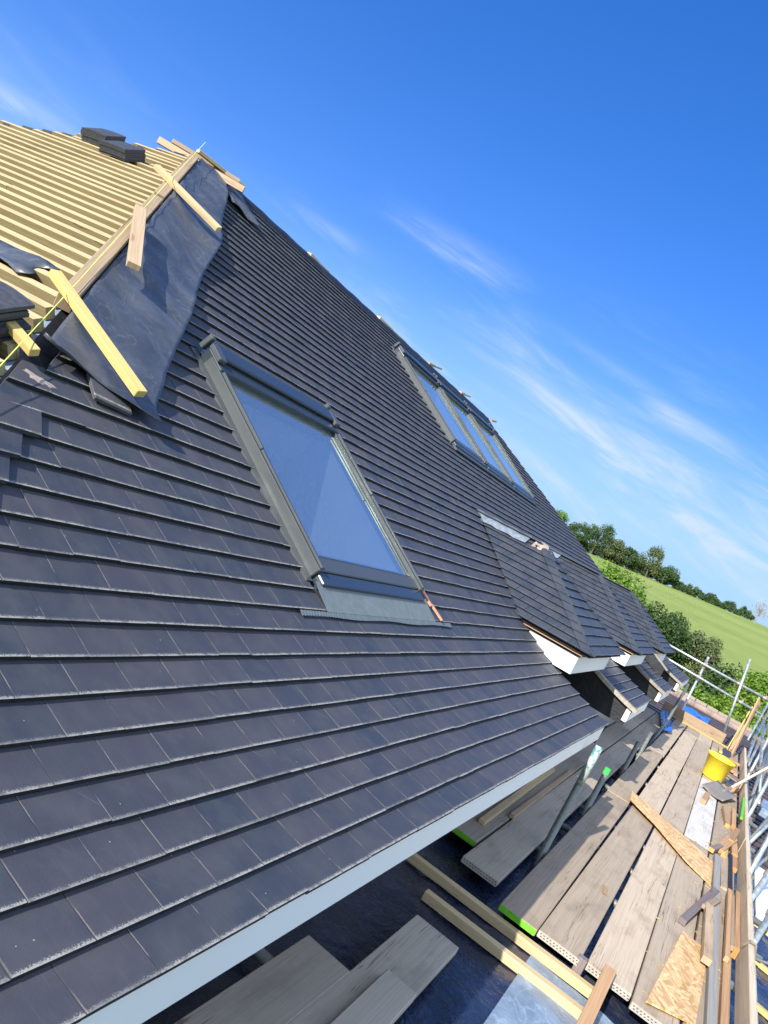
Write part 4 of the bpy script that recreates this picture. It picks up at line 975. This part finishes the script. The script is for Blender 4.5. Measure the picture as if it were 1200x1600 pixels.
# offcuts along the toe board
spec = [((1.22, 8.9, 0), (1.16, 9.7, .02), .05, 'offcut', 'pointed offcut below the shovel blade'), ((1.28, 9.0, 0), (1.27, 9.9, .02), .045, 'offcut', 'offcut with orange end beside the lime one'),
        ((1.15, 7.55, .01), (1.26, 8.15, .05), .09, 'offcut', 'broad offcut lying across the near pile'), ((1.20, 7.40, .0), (1.235, 8.3, .01), .05, 'yellow', 'yellow offcut in the near pile'),
        ((1.30, 7.7, .01), (1.27, 8.35, .04), .055, 'offcut', 'brown offcut at the right of the near pile'), ((1.305, 7.25, .0), (1.30, 7.65, .0), .05, 'offcut', 'short upright-ended offcut against the toe board'),
        ((1.09, 7.35, .02), (1.18, 7.75, .02), .05, 'darkwood', 'grey offcut at the left of the near pile'), ((1.24, 8.0, .05), (1.30, 8.6, .07), .05, 'offcut', 'topmost offcut of the near pile')]
for p, q_, w, mt, nm in spec:
    o = loose('offcut', (p[0], p[1], ZB + p[2]), (q_[0], q_[1], ZB + q_[2]), w, .038, mt, nm, cat='offcut', group='timber offcuts on the platform')
    e = MB(); d = (Vector(q_) - Vector(p)).normalized(); c_ = Vector((p[0], p[1], ZB + p[2])) - d * .0012; e.beam(c_ - d * .001, c_, w * .96, .036); e.build('cut_end', MT['orange'], o)
loose('offcut', (1.325, 9.2, ZB + .10), (1.335, 10.3, ZB + .14), .03, .03, 'lime', 'lime green painted offcut on the toe board', cat='offcut', group='timber offcuts on the platform')
loose('long_batten', (1.222, 3.5, ZB + .002), (1.150, 7.3, ZB + .002), .052, .042, 'greywood', 'long silvery grey batten lying beside the toe board', cat='batten')
loose('long_batten', (1.278, 3.4, ZB + .002), (1.275, 5.25, ZB + .002), .040, .036, 'offcut', 'long honey-brown batten in front, running off the near end', cat='batten')
loose('long_batten', (1.262, 4.86, ZB + .040), (1.258, 6.35, ZB + .040), .030, .035, 'offcut', 'brown batten with dark end on top of the others', cat='batten')
loose('long_batten', (1.292, 5.12, ZB + .040), (1.283, 6.25, ZB + .040), .026, .033, 'hipwood', 'thin batten with nails beside the dark-ended one', cat='batten')
o = loose('long_batten', (1.322, 5.15, ZB + .0), (1.325, 6.45, ZB + .0), .034, .07, 'offcut', 'tall batten pressed against the toe board with orange end', cat='batten')
e = MB(); e.beam((1.322, 5.148, ZB), (1.322, 5.1445, ZB), .034, .068); e.build('cut_end', MT['orange'], o)
loose('long_batten', (1.15, 4.62, ZB + .036), (1.125, 5.65, ZB + .036), .055, .04, 'hipwood', 'hollow-ended brown batten resting on the chipboard corner', cat='batten')
loose('long_batten', (.985, 5.10, ZB + .004), (1.165, 6.2, ZB + .015), .05, .04, 'darkwood', 'dark grey-painted batten lying at a slant', cat='batten')
loose('offcut', (1.10, 5.55, ZB + .045), (1.18, 5.95, ZB + .03), .05, .03, 'hipwood', 'small offcut bridging the slanting dark batten', cat='offcut', group='timber offcuts on the platform')
loose('long_batten', (1.245, 6.5, ZB + .001), (1.215, 7.55, ZB + .001), .075, .022, 'board', 'flat weathered board piece under the dark comb strip', cat='batten')
cmb = MB(); cmb.beam((1.275, 6.5, ZB + .024), (1.263, 7.68, ZB + .024), .034, .012)
for i in range(40): cmb.beam((1.276 - .012 * i / 40, 6.52 + 1.14 * i / 40, ZB + .036), (1.276 - .012 * i / 40, 6.535 + 1.14 * i / 40, ZB + .036), .03, .006)
tag(cmb.build('comb_strip', MT['blackp']), 'black plastic comb strip lying along the toe board', 'strip')
# chips and sawdust scattered on the boards
b = MB(); r_ = random.Random(77)
for k in range(260):
    y = 3.8 + 12 * r_.random() ** 1.5; x = 1.31 - abs(r_.gauss(0, .22)); 
    if x < .14: continue
    a = r_.uniform(0, 3.14); l = r_.uniform(.006, .022); w = r_.uniform(.003, .010); p = Vector((x, y, ZB + .0045)); d = Vector((math.cos(a), math.sin(a), r_.uniform(-.05, .05)))
    b.beam(p - d * l, p + d * l, w, r_.uniform(.001, .005))
tag(b.build('wood_chips', MT['yellow']), None, None, None, 'stuff')
# post stub and short timber at the near board ends
b = MB(); b.beam((.575, 3.66, -1.05), (.575, 3.66, ZB + .01), .05, .05, (0, 1, 0)); tag(bevel(b.build('post_stub', MT['darkwood']), .003), 'dark timber stub standing in the gap at the board ends', 'post')
loose('short_timber', (.695, 3.02, -.845), (.705, 3.72, -.792), .06, .035, 'offcut', 'reddish-brown timber bridging the battens and the board end', cat='timber')
loose('leaf_scrap', (.515, 4.72, ZB + .004), (.50, 4.86, ZB + .004), .03, .004, 'offcut', 'brown wood chip lying on a board near the green end', cat='wood chip')
loose('inner_batten', (-.30, 4.45, ZB + .002), (-.33, 6.6, ZB + .03), .045, .03, 'newwood', 'pale batten lying under the fascia on the inner boards', cat='batten')
loose('inner_batten', (-.215, 4.9, ZB + .004), (-.225, 7.1, ZB + .004), .035, .03, 'hipwood', 'thin brown batten beside the pale one on the inner boards', cat='batten')
# blue polythene on inner boards
b = MB(); rows = []
for j in range(9): rows.append([Vector((-.16 + .12 * j / 8 + .26 * i / 13, 15.2 - 2.4 * i / 13 + .5 * j / 8, ZB + .02 + .05 * math.sin(i * 1.3 + j) ** 2 + .04 * math.sin(j * .9) ** 2)) for i in range(14)])
b.grid(rows); tag(b.build('polythene', MT['bluetarp'], None, True), 'crumpled blue polythene on the shaded inner boards', 'polythene')

# ================================================================== LOWER ROOF (lean-to being covered)
lt = empty('lean_to', (1.0, 4.0, -2.6), 'low lean-to roof covered in dark blue membrane below the scaffold', 'lean-to roof')
def LZ(x, y): return -.915 - .10 * max(0, x - .7) 
b = MB(); rows = []; uvr = []
for j in range(70):
    row = []; y = -1.2 + 9.6 * j / 69
    for i in range(44):
        x = -.46 + 3.3 * i / 43
        row.append(Vector((x, y, LZ(x, y) + .007 * math.sin(7 * x + 9 * y) + .006 * math.sin(19 * y - 11 * x) + .004 * math.sin(31 * x + 4 * y))))
    rows.append(row)
b.grid(rows); b.build('membrane', MT['memblue'], lt, True)
b = MB(); rows = [[Vector((.36 + .0 * j + 2.0 * i / 15, 2.3 + 1.28 * j / 9 - .10 * i / 15, LZ(.36 + 2 * i / 15, 3) + .016 + .003 * math.sin(i * 1.7 + j))) for i in range(16)] for j in range(10)]
b.grid(rows); b.build('grey_sheet', MT['membgrey'], lt, True)
b = MB(); b.face([(2.84, -1.2, -2.6), (2.84, 8.4, -2.6), (2.84, 8.4, LZ(2.84, 0)), (2.84, -1.2, LZ(2.84, 0))]); b.face([(-.46, 8.4, -2.6), (2.84, 8.4, -2.6), (2.84, 8.4, -1.1), (-.46, 8.4, -.9)][::-1]); b.build('wall', MT['wall'], lt)
for k, (y, x0, x1) in enumerate(((3.60, -.42, .725), (3.34, -.20, .69))):
    loose('membrane_batten', (x0, y, LZ(0, 0) + .008), (x1, y + .02, LZ(0, 0) + .008), .05, .048, 'newwood', ('long pale batten on the membrane right before the board ends', 'shorter pale batten on the membrane, nearer the viewer')[k], cat='batten', up=(0, 0, 1))
for k, y in enumerate((4.4, 5.2, 6.0, 6.9)):
    loose('membrane_batten', (1.5, y, LZ(1.5, 0) + .008), (2.8, y - .1, LZ(2.8, 0) + .008), .05, .03, 'yellow', ('yellow batten on the blue membrane outside the toe board, nearest of the four', 'second yellow batten on the blue membrane outside the toe board', 'third yellow batten on the blue membrane outside the toe board', 'farthest yellow batten on the blue membrane outside the toe board')[k], cat='batten')
loose('stub_timber', (1.42, 4.62, -1.0), (1.75, 4.5, -.95), .06, .09, 'board', 'weathered timber stub outside the toe board beside the strap', cat='timber')
b = MB(); b.beam((2.05, 7.2, -1.02), (2.05, 8.9, -1.0), .9, .03); tag(bevel(b.build('white_panel', MT['white']), .004), 'white plastic panel lying on the low roof outside the toe board', 'panel')
b = MB(); b.beam((1.80, 12.2, -1.02), (1.86, 13.1, -1.02), .20, .12); tag(bevel(b.build('grey_case', MT['membgrey']), .01), 'pale grey case lying on the brown roof behind the toe board', 'case')

# ================================================================== OUTBUILDING with brown tiles
ob = empty('outbuilding', (3, 15, -2.6), 'low outbuilding with brown tiled roof beyond the scaffold', 'outbuilding')
OY0, OY1, OZ0, OZ1 = 9.5, 20.5, -1.45, -.80
od = Vector((0, OY1 - OY0, OZ1 - OZ0)); ol = od.length; od.normalize(); on = Vector((0, -od.z, od.y))
def PO(s_, x, h): return Vector((x, OY0, OZ0)) + od * s_ + on * h
b = MB(); lay_tiles(b, range(int(ol / .30)), lambda sm: [(lambda s: -1.5, lambda s: 7.0)], PO, random.Random(5), gauge=.30, w=.30, thick=.03)
b.build('roof', [MT['brownroof'], MT['edge']], ob)
b = MB()
for k in range(20): b.tube((-1.5 + k * .425, OY1, OZ1 + .02), (-1.5 + k * .425 + .42, OY1, OZ1 + .02), .10, 10)
b.build('ridge', MT['pinkridge'], ob, True)
b = MB(); b.tube((-1.5, OY0 - .05, OZ0 - .03), (7, OY0 - .05, OZ0 - .03), .05, 10); b.build('gutter', MT['white'], ob)
b = MB(); b.face([(-1.5, OY0, -2.6), (7, OY0, -2.6), (7, OY0, OZ0), (-1.5, OY0, OZ0)]); b.face([(7, OY0, -2.6), (7, OY1 + 3, -2.6), (7, OY1, OZ1), (7, OY0, OZ0)])
b.face([(-1.5, OY1 + 8, OZ0), (7, OY1 + 8, OZ0), (7, OY1, OZ1), (-1.5, OY1, OZ1)][::-1]); b.build('wall', MT['wall'], ob)
b = MB(); rows = [[Vector((.05 + .6 * i / 9, 18.3 + .9 * j / 5, PO(0, 0, 0).z + (18.3 + .9 * j / 5 - OY0) * od.z + .10 + .02 * math.sin(i + j))) for i in range(10)] for j in range(6)]
b.grid(rows); tag(b.build('tarpaulin', MT['bluetarp'], None, True), 'faded blue tarpaulin on the brown roof beyond the far guard rails', 'tarpaulin')
b = MB()
for k in range(9): b.beam((-.9 + k * .30, 22.0, -2.6), (-.9 + k * .30, 22.0, -.72), .28, .02, (0, 1, 0))
tag(b.build('fence', MT['fence']), 'old grey timber fence in front of the hedge', 'fence')

# ================================================================== LAND
def LH(x, y):
    d = math.hypot(x - C.x, y - C.y); a = math.degrees(math.atan2(x - C.x, y - C.y))
    ce = 1.75 + max(-1.2, min(1.4, a * .075)) + .25
    zc = C.z + 230 * math.tan(rad(ce))
    if d < 34: return -2.6
    if d < 230:
        t = (d - 34) / (230 - 34); return -2.6 + (zc + 2.6) * (t ** 1.02) + .25 * math.sin(x * .05) * math.sin(y * .04) * min(1, t * 4) * (1 - t)
    return zc - (d - 230) * .03
b = MB(); rows = []
for rr in [0, 6, 12, 20, 28, 34, 40, 48, 58, 70, 84, 100, 120, 140, 160, 180, 200, 215, 230, 250, 300, 450, 800, 1500]:
    row = []
    for i in range(121):
        a = 2 * math.pi * i / 120; x, y = C.x + rr * math.sin(a), C.y + rr * math.cos(a); row.append(Vector((x, y, LH(x, y) if rr < 300 else max(LH(x, y), -3))))
    rows.append(row)
b.grid(rows); tag(b.build('ground', MT['field'], None, True), None, None, None, 'structure')

def crown(center, rx, ry, rz, n, leaf, r_, clumps=14, flat=.0):
    """many leaf-sized faces gathered in clumps through the crown's volume"""
    b = MB(); cs = []
    for _ in range(clumps):
        a = r_.uniform(0, 2 * math.pi); z = r_.uniform(-.75, 1); q = math.sqrt(max(0, 1 - z * z)) * r_.uniform(.35, .85)
        cs.append((Vector((q * math.cos(a) * rx, q * math.sin(a) * ry, z * rz * .72)), r_.uniform(.28, .52)))
    for _ in range(n):
        c, k = r_.choice(cs); d = Vector((r_.gauss(0, 1), r_.gauss(0, 1), r_.gauss(0, 1))).normalized() * (r_.random() ** .4)
        p = Vector(center) + c + Vector((d.x * rx * k, d.y * ry * k, d.z * rz * k))
        nn = (d + Vector((r_.gauss(0, .5), r_.gauss(0, .5), r_.gauss(0, .5) + .5))).normalized(); t = nn.orthogonal().normalized(); u = nn.cross(t)
        a = r_.uniform(0, 6.28); t, u = t * math.cos(a) + u * math.sin(a), u * math.cos(a) - t * math.sin(a); l = leaf * r_.uniform(.6, 1.3)
        b.face([p - t * l, p - u * l * .55, p + t * l, p + u * l * .55])
    return b
def place(azd, dist): a = rad(azd); x, y = C.x + dist * math.sin(a), C.y + dist * math.cos(a); return x, y, LH(x, y)
def tree(azd, dist, height, width, mat, label, n=1500, leaf=.35, cat='tree', group=None, seed=1, base=.12, name='tree', bare=False):
    r_ = random.Random(seed); x, y, z = place(azd, dist)
    root = empty(name, (x, y, z), label, cat, group)
    cz = z + height * (base + (1 - base) / 2)
    b = crown((x, y, cz), width / 2, width / 2, height * (1 - base) / 2, n, leaf, r_, 18); b.build('crown', MT[mat], root)
    b = MB(); b.tube((x, y, z - .3), (x + .03 * height * r_.uniform(-1, 1), y, z + height * .55), height * .028, 8, r1=height * .012)
    for k in range(6 if not bare else 26):
        a = r_.uniform(0, 6.28); h0 = z + height * r_.uniform(.25, .55); b.tube((x, y, h0), (x + math.cos(a) * width * .36, y + math.sin(a) * width * .36, h0 + height * r_.uniform(.15, .45)), height * .010, 5, r1=height * .003)
    b.build('trunk', MT['bark' if not bare else 'bare'], root); return root
D = 226
far = [(-14.3, 7.2, 6, 'leafB', 'bright tree on the hill crest, half hidden by the roof'), (-12.7, 6.2, 7, 'leafE', 'dark round tree on the crest beside the roof edge'), (-11.3, 8.6, 8.5, 'leafE', 'large dark oak on the crest, third tree from the roof'),
       (-10.0, 6.2, 6, 'leafC', 'olive bush between the large oak and the pale tree on the crest'), (-8.8, 5.6, 6, 'leafE', 'dark rounded tree left of the tall pale one on the crest'), (-7.4, 7.6, 6.2, 'leafC', 'tall pale olive tree standing alone on the crest'),
       (-6.2, 5.0, 6, 'leafE', 'dark tree right of the tall pale one on the crest'), (-.1, 5.2, 4.5, 'bare', 'bare twiggy tree at the right end of the crest')]
far_s = far
for k, (a, h, w, mt, lab) in enumerate(far_s):
    tree(a, D, h * 1.15, w * 1.1, mt if mt != 'bare' else 'bare', lab, 4200 if mt != 'bare' else 260, .22 if mt != 'bare' else .16, 'tree', 'trees along the hill crest', 10 + k, .05, bare=(mt == 'bare'))
b = MB(); r_ = random.Random(9)
for k in range(84):
    a = -15 + 14.4 * k / 83; x, y, z = place(a, D + 2); hh = (3.4 if a < -6 else 2.4) * r_.uniform(.75, 1.25)
    q = crown((x, y, z + hh * .45), 1.6, 1.6, hh * .6, 620, .20, r_, 7)
    o_ = len(b.v); b.v += q.v; b.f += [tuple(i + o_ for i in f_) for f_ in q.f]; b.uv += q.uv; b.mi += q.mi
tag(b.build('crest_hedge', MT['leafE']), 'long dark hedge running along the hill crest', 'hedge')
for k, (a, dd, h, w, mt, lab, n, lf) in enumerate((
    (-8.6, 42, 4.25, 4.2, 'leafB', 'bright green young tree just beyond the dormers', 9000, .085), (-5.6, 38, 3.55, 3.0, 'leafA', 'dark evergreen bush below the field, left one', 9000, .075),
    (-4.0, 40, 3.4, 2.6, 'leafA', 'dark evergreen bush below the field, middle one', 8000, .075), (-2.1, 40, 3.3, 2.4, 'leafC', 'dull olive bush below the field, right one', 8000, .07),
    (-7.4, 37, 2.7, 2.2, 'leafB', 'low bright bush between the dormer edge and the evergreens', 3000, .10), (1.9, 36, 3.1, 3.0, 'leafD', 'bright hedge bush at the right edge of the photo', 8000, .07), (-.2, 38, 2.6, 2.2, 'leafA', 'small dark bush right of the olive one', 3000, .10))):
    tree(a, dd, h, w, mt, lab, n, lf, 'bush', 'bushes below the field', 40 + k, .02, 'bush')
b = MB(); r_ = random.Random(19)
for k in range(26):
    x = -7 + 13.5 * k / 25; q = crown((x, 27.5 + .5 * math.sin(k), -1.75 + .06 * math.sin(k * 2.2)), .55, .75, 1.05, 900, .075, r_, 9)
    o_ = len(b.v); b.v += q.v; b.f += [tuple(i + o_ for i in f_) for f_ in q.f]; b.uv += q.uv; b.mi += q.mi
tag(b.build('garden_hedge', MT['leafD']), 'leafy green garden hedge behind the far guard rails', 'hedge')
